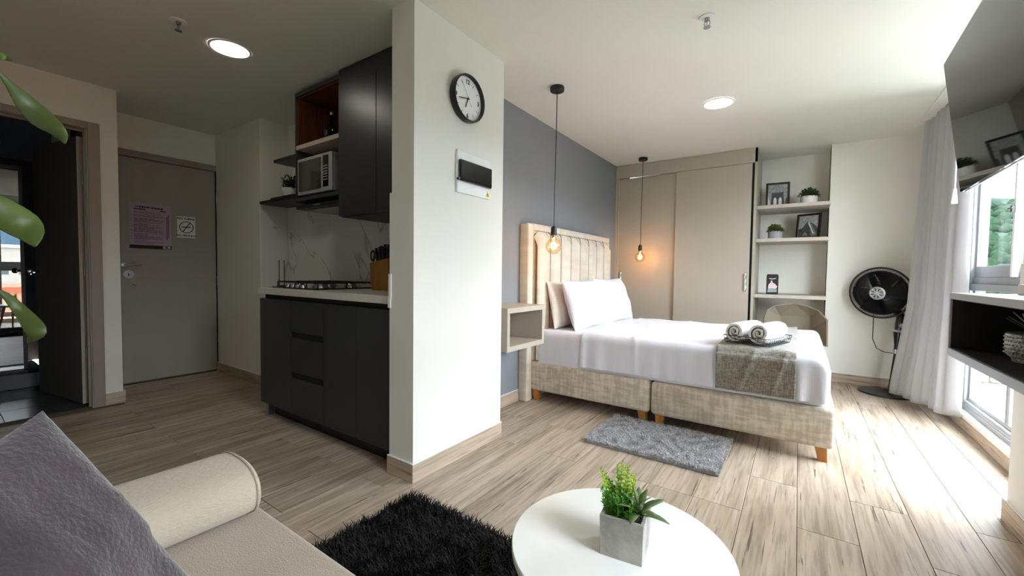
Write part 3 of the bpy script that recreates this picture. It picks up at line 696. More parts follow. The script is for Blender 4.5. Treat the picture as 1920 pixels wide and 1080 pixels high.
# ------------------------------------------------------------------ clock and breaker panel on the pillar
ck = thing('wall_clock', 'round black rimmed wall clock on the white pillar', 'clock', (XP, 1.79, 2.04))
Tc = basis((XP, 1.79, 2.04), (0, 1, 0), (0, 0, 1), (1, 0, 0))
MB().lathe([(.125, 0), (.13, .006), (.13, .036), (.127, .041), (.121, .041), (.119, .036), (.119, .02)], 64, T=Tc, cap=False).build('rim', 'black_plastic', ck, smooth=True)
MB().lathe([(.12, .0), (.12, .018), (.0005, .018)], 48, T=Tc).build('dial', 'clock_white', ck)
def onface(h12, r): a_ = PI/2-h12*PI/6; return (r*math.cos(a_), r*math.sin(a_))
for s_, hh in (('12', 0), ('3', 3), ('6', 6), ('9', 9)):
    x_, y_ = onface(hh, .093); text_part(s_, 'numeral', 'ink', ck, .034, Tc @ Matrix.Translation((x_, y_, .0186)), .0004)
for hh in (1, 2, 4, 5, 7, 8, 10, 11):
    a_ = PI/2-hh*PI/6; MB().box(.085, .104, -.0013, .0013, .0182, .019, T=Tc @ Matrix.Rotation(a_, 4, 'Z')).build('hour_mark', 'ink', ck)
def hand(name, deg, L_, w_, z_, back=.012, m_='ink'):
    a_ = PI/2-math.radians(deg); MB().box(-back, L_, -w_, w_, z_, z_+.001, T=Tc @ Matrix.Rotation(a_, 4, 'Z')).build(name, m_, ck)
hand('hour_hand', 201, .055, .003, .022); hand('minute_hand', 259, .078, .0022, .024); hand('second_hand', 326, .095, .0007, .026, .045, 'photo_mid')
MB().lathe([(.005, 0), (.005, .01)], 14, (0, 0, .0182), T=Tc).build('hub', 'ink', ck, smooth=True)
pn = thing('breaker_panel', 'white electrical breaker panel with a dark flap below the clock', 'breaker panel', (XP, 1.863, 1.63))
B(XP, XP+.014, 1.716, 2.012, 1.513, 1.745).build('housing', 'white_plastic', pn, bevel=.003)
B(XP+.014, XP+.032, 1.722, 2.008, 1.575, 1.694).build('flap', 'black_gloss', pn, bevel=.008, seg=3, label='dark tinted flap')
MB().tube([(XP+.014, 1.717, 1.585), (XP+.03, 1.717, 1.585)], .008, 10).build('hinge_pin', 'black_plastic', pn, smooth=True)
mb = MB().poly([(0, -.02, -.017), (0, .02, -.017), (0, 0, .02)], (.0006, 0, 0), T=Matrix.Translation((XP+.0142, 1.985, 1.540))); mb.build('warning_triangle', 'label_yellow', pn)
MB().poly([(0, .003, .012), (0, -.007, -.002), (0, -.001, -.001), (0, -.003, -.012), (0, .007, .002), (0, .001, .001)], (.0006, 0, 0), T=Matrix.Translation((XP+.0149, 1.985, 1.536))).build('bolt_symbol', 'ink', pn)

# ------------------------------------------------------------------ ceiling fixtures
def ceil_light(x, y, label):
    z = zc(x)-.001
    t = thing('ceiling_light', label, 'ceiling light', (x, y, z), 'round recessed ceiling lights')
    MB().lathe([(.112, 0), (.112, -.004), (.100, -.007), (.098, -.003)], 48, (x, y, z), cap=False).build('trim_ring', 'white_plastic', t, smooth=True)
    MB().lathe([(.0985, -.001), (.0985, -.004), (.0005, -.004)], 48, (x, y, z)).build('diffuser', 'lamp_disc', t)
    l = bpy.data.lights.new('lamp', 'AREA'); l.shape = 'DISK'; l.size = .19; l.energy = 1.0; l.color = (1, .93, .82); l.use_shadow = True
    lo = bpy.data.objects.new('lamp', l); COL.objects.link(lo); lo.parent = t; lo.location = (0, 0, -.009)
    return t
ceil_light(-.552, 3.568, 'round lit ceiling light above the bed')
ceil_light(-2.90, 1.13, 'round lit ceiling light in front of the kitchen')
def sprinkler(x, y, label):
    z = zc(x)-.0005; t = thing('fire_sprinkler', label, 'sprinkler', (x, y, z), 'ceiling fire sprinklers')
    MB().lathe([(.040, 0), (.038, -.006), (.022, -.009), (.012, -.006)], 28, (x, y, z), cap=False).build('escutcheon', 'white_plastic', t, smooth=True)
    MB().lathe([(.012, 0), (.011, -.02), (.006, -.024)], 14, (x, y, z)).tube([(x-.012, y, z-.018), (x-.014, y, z-.035), (x-.002, y, z-.05)], .0022, 6).tube([(x+.012, y, z-.018), (x+.014, y, z-.035), (x+.002, y, z-.05)], .0022, 6).tube([(x, y, z-.022), (x, y, z-.05)], .0025, 6).build('frame_arms', 'steel', t, smooth=True)
    MB().lathe([(.017, -.05), (.017, -.053), (.002, -.055)], 18, (x, y, z)).build('deflector', 'steel', t, smooth=True)
sprinkler(-.43, 2.36, 'chrome fire sprinkler in the ceiling nearer the bed side')
sprinkler(-2.82, .85, 'chrome fire sprinkler in the ceiling in front of the entrance')

# ------------------------------------------------------------------ pendants
def pendant(x, y, label):
    t = thing('pendant_lamp', label, 'pendant lamp', (x, y, 2.399), 'black corded globe bulb pendants by the bed')
    MB().lathe([(.048, 0), (.05, -.003), (.05, -.026), (.047, -.030), (.006, -.030)], 32, (x, y, 2.399)).build('canopy', 'black_metal', t, smooth=True)
    MB().tube([(x, y, 2.37), (x-.001, y, 2.2), (x-.006, y+.004, 1.95), (x-.009, y+.004, 1.7), (x-.008, y, 1.42), (x-.01, y, 1.40)], .0033, 8).build('cord', 'black_metal', t, smooth=True)
    MB().lathe([(.005, .012), (.012, .006), (.021, 0), (.022, -.055), (.017, -.058)], 24, (x-.01, y, 1.40)).build('socket', 'black_metal', t, smooth=True)
    prof = [(.016, 0), (.018, -.014), (.030, -.030)]+[(.058*math.sin(a_), -.078+.058*math.cos(a_)) for a_ in np.linspace(.62, PI-.02, 14)]
    b_ = MB().lathe(prof, 32, (x-.01, y, 1.343), cap=False).build('bulb', 'bulb_glass', t, smooth=True, angle=0)
    MB().lathe([(.015, 0), (.015, -.02)], 16, (x-.01, y, 1.345)).build('bulb_cap', 'steel', b_, smooth=True)
    mb = MB(); c = Vector((x-.01, y, 1.268)); pts = []
    for i in range(13):
        a_ = 2*PI*i/12; pts.append(c+Vector((math.cos(a_)*.016, math.sin(a_)*.016, .022 if i % 2 else -.022)))
    mb.tube(pts, .0016, 6); mb.tube([c+Vector((0, 0, .06)), c+Vector((0, 0, .01))], .003, 6)
    mb.build('filament', 'filament', b_)
    l = bpy.data.lights.new('glow', 'POINT'); l.energy = 1.5; l.color = (1, .58, .26); l.shadow_soft_size = .03
    lo = bpy.data.objects.new('glow', l); COL.objects.link(lo); lo.parent = t; lo.location = (-.01, 0, 1.262-2.399)
    return t
pl = pendant(-1.462, 2.65, 'black corded pendant with a glowing globe bulb in front of the headboard')
p2 = copy_tree(pl, (-1.505, 4.78, 2.399)); p2['label'] = 'black corded pendant with a glowing globe bulb in front of the wardrobe'

# ------------------------------------------------------------------ nightstand (floating box)
n = thing('floating_nightstand', 'taupe open box nightstand fixed to the grey wall beside the headboard', 'nightstand', (XG, 2.51, .526))
x0, x1, y0, y1, z0, z1 = XG, -1.60, 2.262, 2.752, .527, .827; t_ = .036
B(x0, x1, y0, y1, z1-t_, z1).build('top_board', 'shelf_taupe', n, bevel=.001, seg=1)
B(x0, x1, y0, y1, z0, z0+t_).build('bottom_board', 'shelf_taupe', n, bevel=.001, seg=1)
B(x0, x1, y0, y0+.03, z0+t_, z1-t_).build('side_board', 'shelf_taupe', n); B(x0, x1, y1-.03, y1, z0+t_, z1-t_).build('side_board', 'shelf_taupe', n)
B(x0, x0+.012, y0+.03, y1-.03, z0+t_, z1-t_).build('back_board', 'shelf_taupe', n)

# ------------------------------------------------------------------ bed
YN, YFB = 2.93, 4.44      # near and far side of the base
bed = thing('bed', 'cream upholstered double bed base and channelled headboard', 'bed', (-.85, 3.7, 0))
def rbox(x0, x1, y0, y1, z0, z1, m_, name, par, r=.03, seg=4, lab=None):
    return B(x0, x1, y0, y1, z0, z1).build(name, m_, par, smooth=True, bevel=r, seg=seg, label=lab, angle=0)
rbox(-1.862, -.842, YN, YFB, .088, .322, 'bed_fabric', 'base_half', bed, .022)
rbox(-.832, .20, YN, YFB, .082, .318, 'bed_fabric', 'base_half', bed, .03)
def leg(x, y, sx, sy, z=.1):
    mb = MB(); a_ = .03; b_ = .022
    mb.add([(x-b_+sx, y-b_+sy, 0), (x+b_+sx, y-b_+sy, 0), (x+b_+sx, y+b_+sy, 0), (x-b_+sx, y+b_+sy, 0), (x-a_, y-a_, z), (x+a_, y-a_, z), (x+a_, y+a_, z), (x-a_, y+a_, z)],
           [(3, 2, 1, 0), (4, 5, 6, 7), (0, 1, 5, 4), (1, 2, 6, 5), (2, 3, 7, 6), (3, 0, 4, 7)])
    mb.build('leg', 'bed_leg_wood', bed, bevel=.002)
for x, s_ in ((-1.79, 0), (-.90, .01), (-.775, .0), (.135, .012)):
    leg(x, YN+.05, s_, 0, .092); leg(x, YFB-.05, s_, 0, .092)
# headboard: trimmed frame, channelled pad
hb_ = rbox(-1.903, -1.835, 2.858, 4.60, .0, 1.482, 'headboard_trim', 'headboard', bed, .008, 2)
rbox(-1.905, -1.815, 2.852, 2.93, .0, 1.478, 'headboard_velvet', 'headboard_border', bed, .012, 2)
rbox(-1.905, -1.815, 2.93, 4.60, 1.425, 1.482, 'headboard_velvet', 'headboard_border', bed, .012, 2)
rbox(-1.905, -1.815, 4.545, 4.60, .0, 1.425, 'headboard_velvet', 'headboard_border', bed, .012, 2)
ys = np.linspace(2.945, 4.535, 9)
for i in range(8):
    a, b_ = ys[i], ys[i+1]; na, nb_ = 22, 14; a += .004; b_ -= .004
    # one padded channel with a rounded front and top
    P = np.zeros((na+1, nb_+1, 3))
    for p_ in range(na+1):
        for q in range(nb_+1):
            u_ = .5-.5*math.cos(PI*p_/na); w_ = q/nb_; topz = 1.42
            if i == 0 and u_ < .5: topz -= .05*(1-u_*2)**3
            if i == 7 and u_ > .5: topz -= .06*((u_-.5)*2)**3
            bul = max(0, 1-abs(2*u_-1)**3)**.5*.034+.0
            z = .34+(topz-.34)*w_; fade = min(1, (topz-z)/.05+.05)**.5
            P[p_, q] = (-1.835+.045*fade+bul*fade, a+(b_-a)*u_, z)
    MB().grid(P).build('channel', 'headboard_velvet', hb_, smooth=True, angle=0)
for yy in ys[1:-1]: MB().tube([(-1.776, yy, .34), (-1.776, yy, 1.37), (-1.782, yy, 1.405), (-1.80, yy, 1.42)], .0045, 6).build('seam_shade', 'taupe_frame', hb_, smooth=True)  # dark tubes stand in for the shade in the seams between channels
B(-1.85, -1.822, 2.945, 4.535, .33, 1.37).build('pad_core', 'headboard_velvet', hb_)

# mattress with its fitted sheet
def softbox(x0, x1, y0, y1, z0, z1, r, nx, ny, amp, seed, seamx=None):
    """rounded slab as a closed grid: rows run round the section in Y-Z, columns along X"""
    sec = []
    def arc(cy, cz, a0, a1, n_=6): return [(cy+r*math.cos(t), cz+r*math.sin(t)) for t in np.linspace(a0, a1, n_)]
    sec += [(y0, z0+.0), (y0, (z0+z1)/2)]+arc(y0+r, z1-r, PI, PI/2)
    sec += [(y, z1) for y in np.linspace(y0+r, y1-r, ny)[1:-1]]
    sec += arc(y1-r, z1-r, PI/2, 0)+[(y1, (z0+z1)/2), (y1, z0)]
    sec = np.array(sec); S = len(sec)
    xs_ = np.concatenate([[x0]*1, x0+r*(1-np.cos(np.linspace(0, PI/2, 6)))[1:], np.linspace(x0+r, x1-r, nx)[1:-1], x1-r+r*np.sin(np.linspace(0, PI/2, 6))])
    P = np.zeros((len(xs_), S, 3)); cy, cz = (y0+y1)/2, (z0+z1)/2
    for i, x in enumerate(xs_):
        e = 0
        if x < x0+r: e = r-math.sqrt(max(0, r*r-(x0+r-x)**2))
        if x > x1-r: e = r-math.sqrt(max(0, r*r-(x-x1+r)**2))
        P[i, :, 0] = x
        P[i, :, 1] = np.clip(sec[:, 0], y0+e, y1-e)
        P[i, :, 2] = np.minimum(sec[:, 1], z1-e)
    n_ = fbm(P[:, :, 0]*9, P[:, :, 1]*6+P[:, :, 2]*5, seed)
    P[:, :, 2] += np.where(P[:, :, 2] > z1-.02, n_*amp, 0)
    side = (P[:, :, 1] < y0+.03)
    P[:, :, 1] -= np.where(side, (np.sin(P[:, :, 0]*34+3*np.sin(P[:, :, 0]*7)+P[:, :, 2]*9)*.5+.5)*amp*1.3, 0)
    return P
mt = thing('mattress', 'mattress in a white fitted sheet on the cream bed base', 'mattress', (-.85, 3.7, .32))
P = softbox(-1.80, .165, 2.955, 4.42, .322, .595, .055, 60, 26, .0022, 3)
MB().grid(P).build('fitted_sheet', 'sheet_white', mt, smooth=True, angle=0)
# loose top sheet: covers from x=-1.37 to the foot, hangs over both sides and the foot
sh = thing('bed_sheet', 'white loose top sheet spread over the mattress and hanging at the foot', 'sheet', (-.6, 3.7, .6))
nx, ns = 130, 90
P = np.zeros((nx, ns, 3)); rngs = np.random.default_rng(4)
for i in range(nx):
    u_ = i/(nx-1)
    for j in range(ns):
        w_ = j/(ns-1)
        # arclength across: near side drop .27, top 1.50, far drop .27
        s_ = w_*(.262+1.488+.262)
        if s_ < .262: y, z = 2.938, .34+s_
        elif s_ < 1.75: y, z = 2.938+(s_-.262), .602
        else: y, z = 4.426, .602-(s_-1.75)
        # round the two long edges
        rr = .05
        if s_ < .262 and z > .602-rr: t = (z-(.602-rr))/rr*.5; y = 2.938+rr-rr*math.cos(t*PI/2); z = .602-rr+rr*math.sin(t*PI/2)
        elif .262 <= s_ < .262+rr: t = .5+(s_-.262)/rr*.5; y = 2.938+rr-rr*math.cos(t*PI/2); z = .602-rr+rr*math.sin(t*PI/2)
        elif s_ >= 1.75 and z > .602-rr: t = (z-(.602-rr))/rr*.5; y = 4.426-rr+rr*math.cos(t*PI/2); z = .602-rr+rr*math.sin(t*PI/2)
        elif 1.75-rr < s_ < 1.75: t = .5+(1.75-s_)/rr*.5; y = 4.426-rr+rr*math.cos(t*PI/2); z = .602-rr+rr*math.sin(t*PI/2)
        # along the bed, then down at the foot
        q = u_*(1.535+.25)
        if q < 1.535-.06: x = -1.37+q; dz = 0
        elif q < 1.535+.02: t = (q-1.475)/.08; x = .105+.06*math.sin(t*PI/2); dz = -.06*(1-math.cos(t*PI/2))
        else: x = .165+.03*(q-1.555); dz = -.06-(q-1.555)
        z2 = z+dz
        if dz < 0:
            z2 = max(z2, .335)
            # corners pinch in
            if y < 2.99: y += min(.05, -dz*.25)
            if y > 4.37: y -= min(.05, -dz*.25)
            if z < .55: z2 = max(.335, z+dz*.1); x = min(x, .165+.012)
        wr = .0
        if z < .57: # side drop folds
            wr = (math.sin(x*41+2.2*math.sin(x*9))*.5+.5)*(.602-z)*.045*(1.6 if x < -1.1 or x > -.05 else .7)
            y += -wr if y < 3.5 else wr
        if x < -1.355 : z2 += .002
        P[i, j] = (x, y, z2+.004)
        P[i, j, 2] += .0028*math.sin(x*19+y*4+2*math.sin(y*5))*(1 if z > .59 else 0)+(.004*math.exp(-((x+.95-.06*math.sin(y*2)-.03*(y-2.94))/.018)**2) if z > .35 else 0)
        if z > .35: P[i, j, 1] -= (.006*math.exp(-((x+.95)/.015)**2)+.006*math.exp(-((x+1.36)/.02)**2)) if y < 2.96 else 0
MB().grid(P).build('sheet_cloth', 'sheet_white', sh, smooth=True, angle=0)
# grey runner across the foot
rn = thing('bed_runner', 'grey woven bed runner lying across the foot of the bed', 'bed runner', (-.2, 3.7, .61))
nx, ns = 50, 90; P = np.zeros((nx, ns, 3))
for i in range(nx):
    for j in range(ns):
        u_, w_ = i/(nx-1), j/(ns-1); s_ = w_*(.27+1.50+.24); x = -.418+.424*u_
        Y0_, Z0_, rr = 2.908, .62, .055; Y1_ = 4.452
        if s_ < .27-rr*.57: y, z = Y0_, Z0_-.27+s_-.0
        elif s_ < .27+rr: t = (s_-.27+rr*.57)/(rr*1.57); y = Y0_+rr-rr*math.cos(t*PI/2); z = Z0_-rr+rr*math.sin(t*PI/2)
        elif s_ < 1.77-rr: y = Y0_+(s_-.27); z = Z0_
        elif s_ < 1.77+rr*.57: t = (s_-1.77+rr)/(rr*1.57); y = min(Y1_, Y0_+1.5+.044)-rr+rr*math.sin(t*PI/2); z = Z0_-rr+rr*math.cos(t*PI/2)
        else: y = Y1_; z = Z0_-(s_-1.77)
        z += .005*math.sin(x*30+y*9+2*math.sin(y*7))*(1 if z > .6 else .0)
        if y < 2.96: y -= .009*math.exp(-((x+.40+.25*(z-.62)*-1)/.022)**2)+.010*math.exp(-((x+.20+.35*(.62-z)*1.0)/.016)**2)+.008*math.exp(-((x+.04+.3*(.62-z))/.014)**2)
        P[i, j] = (x, y, z)
MB().grid(P).build('cloth', 'runner_grey', rn, smooth=True, angle=0, solid=.004)

# pillows
def pillow(name, label, T, w_, h_, th, m_, seed, cat='pillow', group=None, nn=34, wr=.004, pinch=.10):
    P = np.zeros((2, nn, nn, 3)); g = np.linspace(-1, 1, nn)
    g = np.sign(g)*(1-(1-np.abs(g))**1.5)
    for s_i, sg in enumerate((1, -1)):
        U, V = np.meshgrid(g, g, indexing='ij')
        edge = (1-np.abs(U)**2.6)*(1-np.abs(V)**2.6)
        H = th*.5*np.clip(edge, 0, 1)**.55
        X = U*w_/2*(1-pinch*(1-np.abs(V))*np.abs(U)**4*.6) ; Y = V*h_/2*(1-pinch*(1-np.abs(U))*np.abs(V)**4*.6)
        Z = sg*(H+wr*fbm(U*5, V*5, seed+s_i)*np.clip(edge*3, 0, 1)*1.0)
        P[s_i, :, :, 0] = X; P[s_i, :, :, 1] = Y; P[s_i, :, :, 2] = Z
    mb = MB(); 
    for s_i in range(2):
        Q = P[s_i].reshape(-1, 3); Q = np.array([tuple(T @ Vector(q)) for q in Q]).reshape(nn, nn, 3)
        mb.grid(Q if s_i == 0 else Q[::-1])
    c = T @ Vector((0, 0, 0)); t = thing(name, label, cat, tuple(c), group)
    cov = mb.build('cover', m_, t, smooth=True, angle=0)
    return t, cov
def stand(cx, y, cz, tilt, zr=0, spin=0):
    # upright pillow: local x -> world Y, local y -> up, leaning back towards the headboard
    return Matrix.Translation((cx, y, cz)) @ Matrix.Rotation(zr, 4, 'Z') @ Matrix.Rotation(-tilt, 4, 'Y') @ basis((0, 0, 0), (0, 1, 0), (0, 0, 1), (1, 0, 0)) @ Matrix.Rotation(spin, 4, 'Z')
pillow('pillow', 'cream pillow standing nearest the headboard, mostly behind the white ones', stand(-1.70, 3.36, .80, .20), .66, .40, .12, 'pillow_cream', 1)
pillow('pillow', 'white pillow standing in front of the cream pillow, nearer the nightstand', stand(-1.565, 3.42, .80, .30, .03), .70, .44, .17, 'pillow_white', 5)
pillow('pillow', 'white pillow standing on the wardrobe side of the bed', stand(-1.56, 4.10, .805, .34, -.05), .68, .46, .17, 'pillow_white', 9)

# towels in a wire basket on the runner
bk = thing('wire_basket', 'shallow black wire basket holding two rolled towels on the bed runner', 'basket', (-.21, 3.12, .625))
Tb = Matrix.Translation((-.21, 3.17, .632)) @ Matrix.Rotation(-.30, 4, 'Z')
mb = MB(); wX, wY = .140, .178
for z_, s_ in ((.0, .93), (.022, .97), (.046, 1.0)):
    pts = [(-wX*s_, -wY*s_, z_), (wX*s_, -wY*s_, z_), (wX*s_, wY*s_, z_), (-wX*s_, wY*s_, z_), (-wX*s_, -wY*s_, z_)]
    mb.tube(pts, .0022, 6, T=Tb)
for i in range(9):
    x = -wX+2*wX*i/8
    mb.tube([(x, -wY, .046), (x*.93, -wY*.93, 0), (x*.93, wY*.93, 0), (x, wY, .046)], .0015, 5, T=Tb)
for i in range(11):
    y = -wY+2*wY*i/10
    mb.tube([(-wX, y, .046), (-wX*.93, y*.93, 0), (wX*.93, y*.93, 0), (wX, y, .046)], .0015, 5, T=Tb)
mb.build('wires', 'black_metal', bk, smooth=True, kind='stuff')
def towel(label, x, rad, dz=0):
    T = Tb @ Matrix.Translation((x, 0, .003+rad+dz)) @ basis((0, 0, 0), (1, 0, 0), (0, 0, 1), (0, -1, 0))
    t = thing('rolled_towel', label, 'towel', tuple(T @ Vector((0, 0, 0))), 'rolled white towels on the bed')
    # spiral roll: outline in the local xy plane swept along local z
    n_ = 110; turns = 2.7; th = .017; out = []
    for i in range(n_):
        a_ = i/(n_-1)*turns*2*PI; r = .012+(rad-.012)*(i/(n_-1)); out.append((r*math.cos(a_+1.2), r*math.sin(a_+1.2)))
    L_ = .17; zz = np.linspace(-L_, L_, 14); Pq = np.zeros((14, n_, 3)); Pi = np.zeros((14, n_, 3))
    for k_, z in enumerate(zz):
        e = 1-.10*abs(z/L_)**6
        for i, (a_, b_) in enumerate(out):
            rr = math.hypot(a_, b_); w_ = .0012*math.sin(a_*200+z*60)
            off = .006*math.sin(i*.21) if k_ in (0, 13) else 0
            v1 = T @ Vector((a_*(e+w_/rr), b_*(e+w_/rr), z+off)); f_ = (rr-th*.9)/rr
            v2 = T @ Vector((a_*f_*e, b_*f_*e, z+off)); Pq[k_, i] = v1; Pi[k_, i] = v2
    mb = MB(); mb.grid(Pq); mb.grid(Pi[::-1]); o1 = 0; o2 = 14*n_
    for i in range(n_-1):   # close both ends between outer and inner skin
        mb.f.append((i, i+1, o2+13*n_+i+1, o2+13*n_+i)); mb.mi.append(0)
        mb.f.append((13*n_+i+1, 13*n_+i, o2+i, o2+i+1)); mb.mi.append(0)
    for k_ in range(13):
        mb.f.append((k_*n_+n_-1, (k_+1)*n_+n_-1, o2+(12-k_)*n_+n_-1, o2+(13-k_)*n_+n_-1)); mb.mi.append(0)
        mb.f.append((k_*n_, (k_+1)*n_, o2+(12-k_)*n_, o2+(13-k_)*n_)); mb.mi.append(0)
    mb.build('roll', 'towel_white', t, smooth=True, angle=0)
towel('rolled white towel in the wire basket, on the pillow side', -.075, .070)
towel('rolled white towel in the wire basket, on the foot side', .070, .073)

# ------------------------------------------------------------------ rugs
def rug(name, label, x0, x1, y0, y1, z, n, hl, m_, mb_, lean, wid, seed, rot=0):
    t = thing(name, label, 'rug', ((x0+x1)/2, (y0+y1)/2, 0)); c = Vector(((x0+x1)/2, (y0+y1)/2, 0))
    R = Matrix.Translation(c) @ Matrix.Rotation(rot, 4, 'Z') @ Matrix.Translation(-c)
    B(x0, x1, y0, y1, 0.0005, z, T=R).build('backing', mb_, t, bevel=.004)
    r = np.random.default_rng(seed)
    px_ = r.uniform(x0, x1, n); py_ = r.uniform(y0, y1, n)
    cl = np.sin(px_*31+2*np.sin(py_*17))*np.cos(py_*27+2*np.sin(px_*21)); an = r.uniform(0, 2*PI, n)*.55+cl*2.6
    ln = hl*r.uniform(.6, 1.15, n); le = lean*r.uniform(.4, 1.2, n)
    dx_, dy_ = np.cos(an), np.sin(an); sx_, sy_ = -dy_*wid, dx_*wid
    V = np.zeros((n, 5, 3)); 
    for k_, (tt, ws) in enumerate(((0, 1), (.55, .8), (1, 0))):
        hx = ln*le*tt*tt; hz = ln*(tt-.35*le*tt*tt)
        bx_, by_, bz_ = px_+dx_*hx, py_+dy_*hx, z-.002+hz
        if k_ < 2:
            V[:, k_*2] = np.stack([bx_-sx_*ws, by_-sy_*ws, bz_], 1); V[:, k_*2+1] = np.stack([bx_+sx_*ws, by_+sy_*ws, bz_], 1)
        else: V[:, 4] = np.stack([bx_, by_, bz_], 1)
    V = V.reshape(-1, 3)-np.array([c.x, c.y, 0]); ca, sa = math.cos(rot), math.sin(rot)
    V[:, :2] = V[:, :2] @ np.array([[ca, sa], [-sa, ca]])
    V += np.array([c.x, c.y, 0])-np.array(ORG[t.name])
    b0 = np.arange(n)*5
    loops = np.concatenate([np.stack([b0, b0+1, b0+3, b0+2], 1), np.stack([b0+2, b0+3, b0+4, b0+4], 1)[:, :3] if False else np.zeros((0, 4), int)])
    quads = loops; tris = np.stack([b0+2, b0+3, b0+4], 1)
    me = bpy.data.meshes.new('pile'); me.vertices.add(len(V)); me.vertices.foreach_set('co', V.ravel())
    nl = quads.size+tris.size; me.loops.add(nl); me.loops.foreach_set('vertex_index', np.concatenate([quads.ravel(), tris.ravel()]).astype(np.int32))
    me.polygons.add(len(quads)+len(tris)); me.polygons.foreach_set('loop_start', np.concatenate([np.arange(len(quads))*4, quads.size+np.arange(len(tris))*3]).astype(np.int32))
    me.update(calc_edges=True); me.validate(); me.materials.append(MATS[m_])
    ob = bpy.data.objects.new('pile', me); COL.objects.link(ob); ob.parent = t; ob['kind'] = 'stuff'
rug('shaggy_rug', 'black long pile shaggy rug between the sofa and the coffee table', -1.47, -.40, .10, 1.315, .012, 34000, .042, 'rug_black', 'rug_black_base', .9, .0022, 1)
rug('bedside_rug', 'grey short pile rug on the floor beside the bed', -1.09, -.315, 2.40, 2.955, .012, 42000, .026, 'rug_grey', 'rug_grey_base', .9, .0017, 2)

# ------------------------------------------------------------------ coffee table and planter
tb = thing('coffee_table', 'round white coffee table standing on the black rug', 'coffee table', (-.335, .95, 0))
TZ = .42; tcx, tcy, tr = -.337, .952, .258
MB().lathe([(tr-.004, -.02), (tr-.001, -.018), (tr, -.014), (tr, -.002), (tr-.002, 0), (.0005, 0)], 96, (tcx, tcy, TZ)).build('tabletop', 'table_white', tb, smooth=True)
MB().lathe([(tr-.006, -.034), (tr-.006, -.0205), (.002, -.0205)], 64, (tcx, tcy, TZ)).build('under_rim', 'table_edge', tb, smooth=True)
for i in range(3):
    a_ = PI/2+.5+i*2*PI/3
    MB().tube([(tcx+.13*math.cos(a_), tcy+.13*math.sin(a_), TZ-.03), (tcx+.21*math.cos(a_), tcy+.21*math.sin(a_), .014)], [.018, .011], 14).build('leg', 'bed_leg_wood', tb, smooth=True)
# planter: cube, positions from the photograph's corners at table height
pc = Vector((-.318, .944, TZ)); ang = .12
Tp = Matrix.Translation(pc) @ Matrix.Rotation(ang, 4, 'Z')
sp = thing('succulent_planter', 'square concrete planter with lime and olive succulents on the coffee table', 'plant', tuple(pc))
h_ = .094; w_ = .0495; wt = .008
vb = [(-w_*.96, -w_*.96, 0), (w_*.96, -w_*.96, 0), (w_*.96, w_*.96, 0), (-w_*.96, w_*.96, 0)]
vt = [(-w_, -w_, h_), (w_, -w_, h_), (w_, w_, h_), (-w_, w_, h_)]; wi = w_-wt
vi = [(-wi, -wi, h_), (wi, -wi, h_), (wi, wi, h_), (-wi, wi, h_)]; vd = [(x, y, h_-.014) for x, y, z in vi]
mb = MB().add([Tp @ Vector(q) for q in vb+vt+vi+vd], [(3, 2, 1, 0), (0, 1, 5, 4), (1, 2, 6, 5), (2, 3, 7, 6), (3, 0, 4, 7), (4, 5, 9, 8), (5, 6, 10, 9), (6, 7, 11, 10), (7, 4, 8, 11), (8, 9, 13, 12), (9, 10, 14, 13), (10, 11, 15, 14), (11, 8, 12, 15), (12, 13, 14, 15)])
mb.build('planter_box', 'concrete', sp, bevel=.0012)
mb = MB(); r_ = random.Random(2)
for i in range(160):
    x, y = r_.uniform(-wi, wi)*.95, r_.uniform(-wi, wi)*.95; s_ = r_.uniform(.0015, .003)
    c = Tp @ Vector((x, y, h_-.012)); mb.lathe([(s_*.6, -s_*.6), (s_, 0), (s_*.5, s_*.8)], 5, tuple(c))
mb.build('gravel', 'gravel', sp, kind='stuff')
def sprig(mb, base_, tip, n_, ls, seed, thick=.016):
    r = random.Random(seed); b0, b1 = Vector(base_), Vector(tip)
    mb.tube([b0, (b0+b1)/2, b1], .0009, 5)
    for i in range(n_):
        t = (i+1)/n_; p = b0.lerp(b1, t*.99); a_ = i*2.4; s_ = (1-.55*t)
        d_ = Vector((math.cos(a_), math.sin(a_), .55+.8*t)); leaf_quad(mb, p+Vector((math.cos(a_), math.sin(a_), 0))*thick*.35*s_, d_, (0, 0, 1), ls*s_*r.uniform(.8, 1.2), ls*.45*s_, .2, 2)
mb = MB(); mb2 = MB(); r_ = random.Random(9)
for i in range(42):
    x, y = r_.uniform(-.042, .012), r_.uniform(-.03, .036)
    b0 = Tp @ Vector((x, y, h_-.012)); tip = Tp @ Vector((x*1.25+r_.uniform(-.012, .012), y*1.25+r_.uniform(-.012, .012), h_+r_.uniform(.018, .052)))
    sprig(mb, b0, tip, 16, .0125, i)
for (x, y, tx, ty, tz) in ((-.036, .004, -.066, .012, .092), (-.03, .014, -.056, .02, .075), (-.02, .02, -.018, .028, .11), (-.012, .018, -.002, .026, .104), (-.024, .024, -.03, .036, .10), (.006, .018, .012, .03, .085), (.0, .03, .004, .04, .08), (-.008, .028, -.012, .042, .095)):
    sprig(mb2, Tp @ Vector((x, y, h_)), Tp @ Vector((tx, ty, h_+tz-.012)), 38, .013, int(x*1e4))
mb.build('green_sprigs', 'leaf_green', sp, kind='stuff'); mb2.build('lime_sprigs', 'leaf_lime', sp, kind='stuff')
cR = Tp @ Vector((.026, .004, h_-.006))
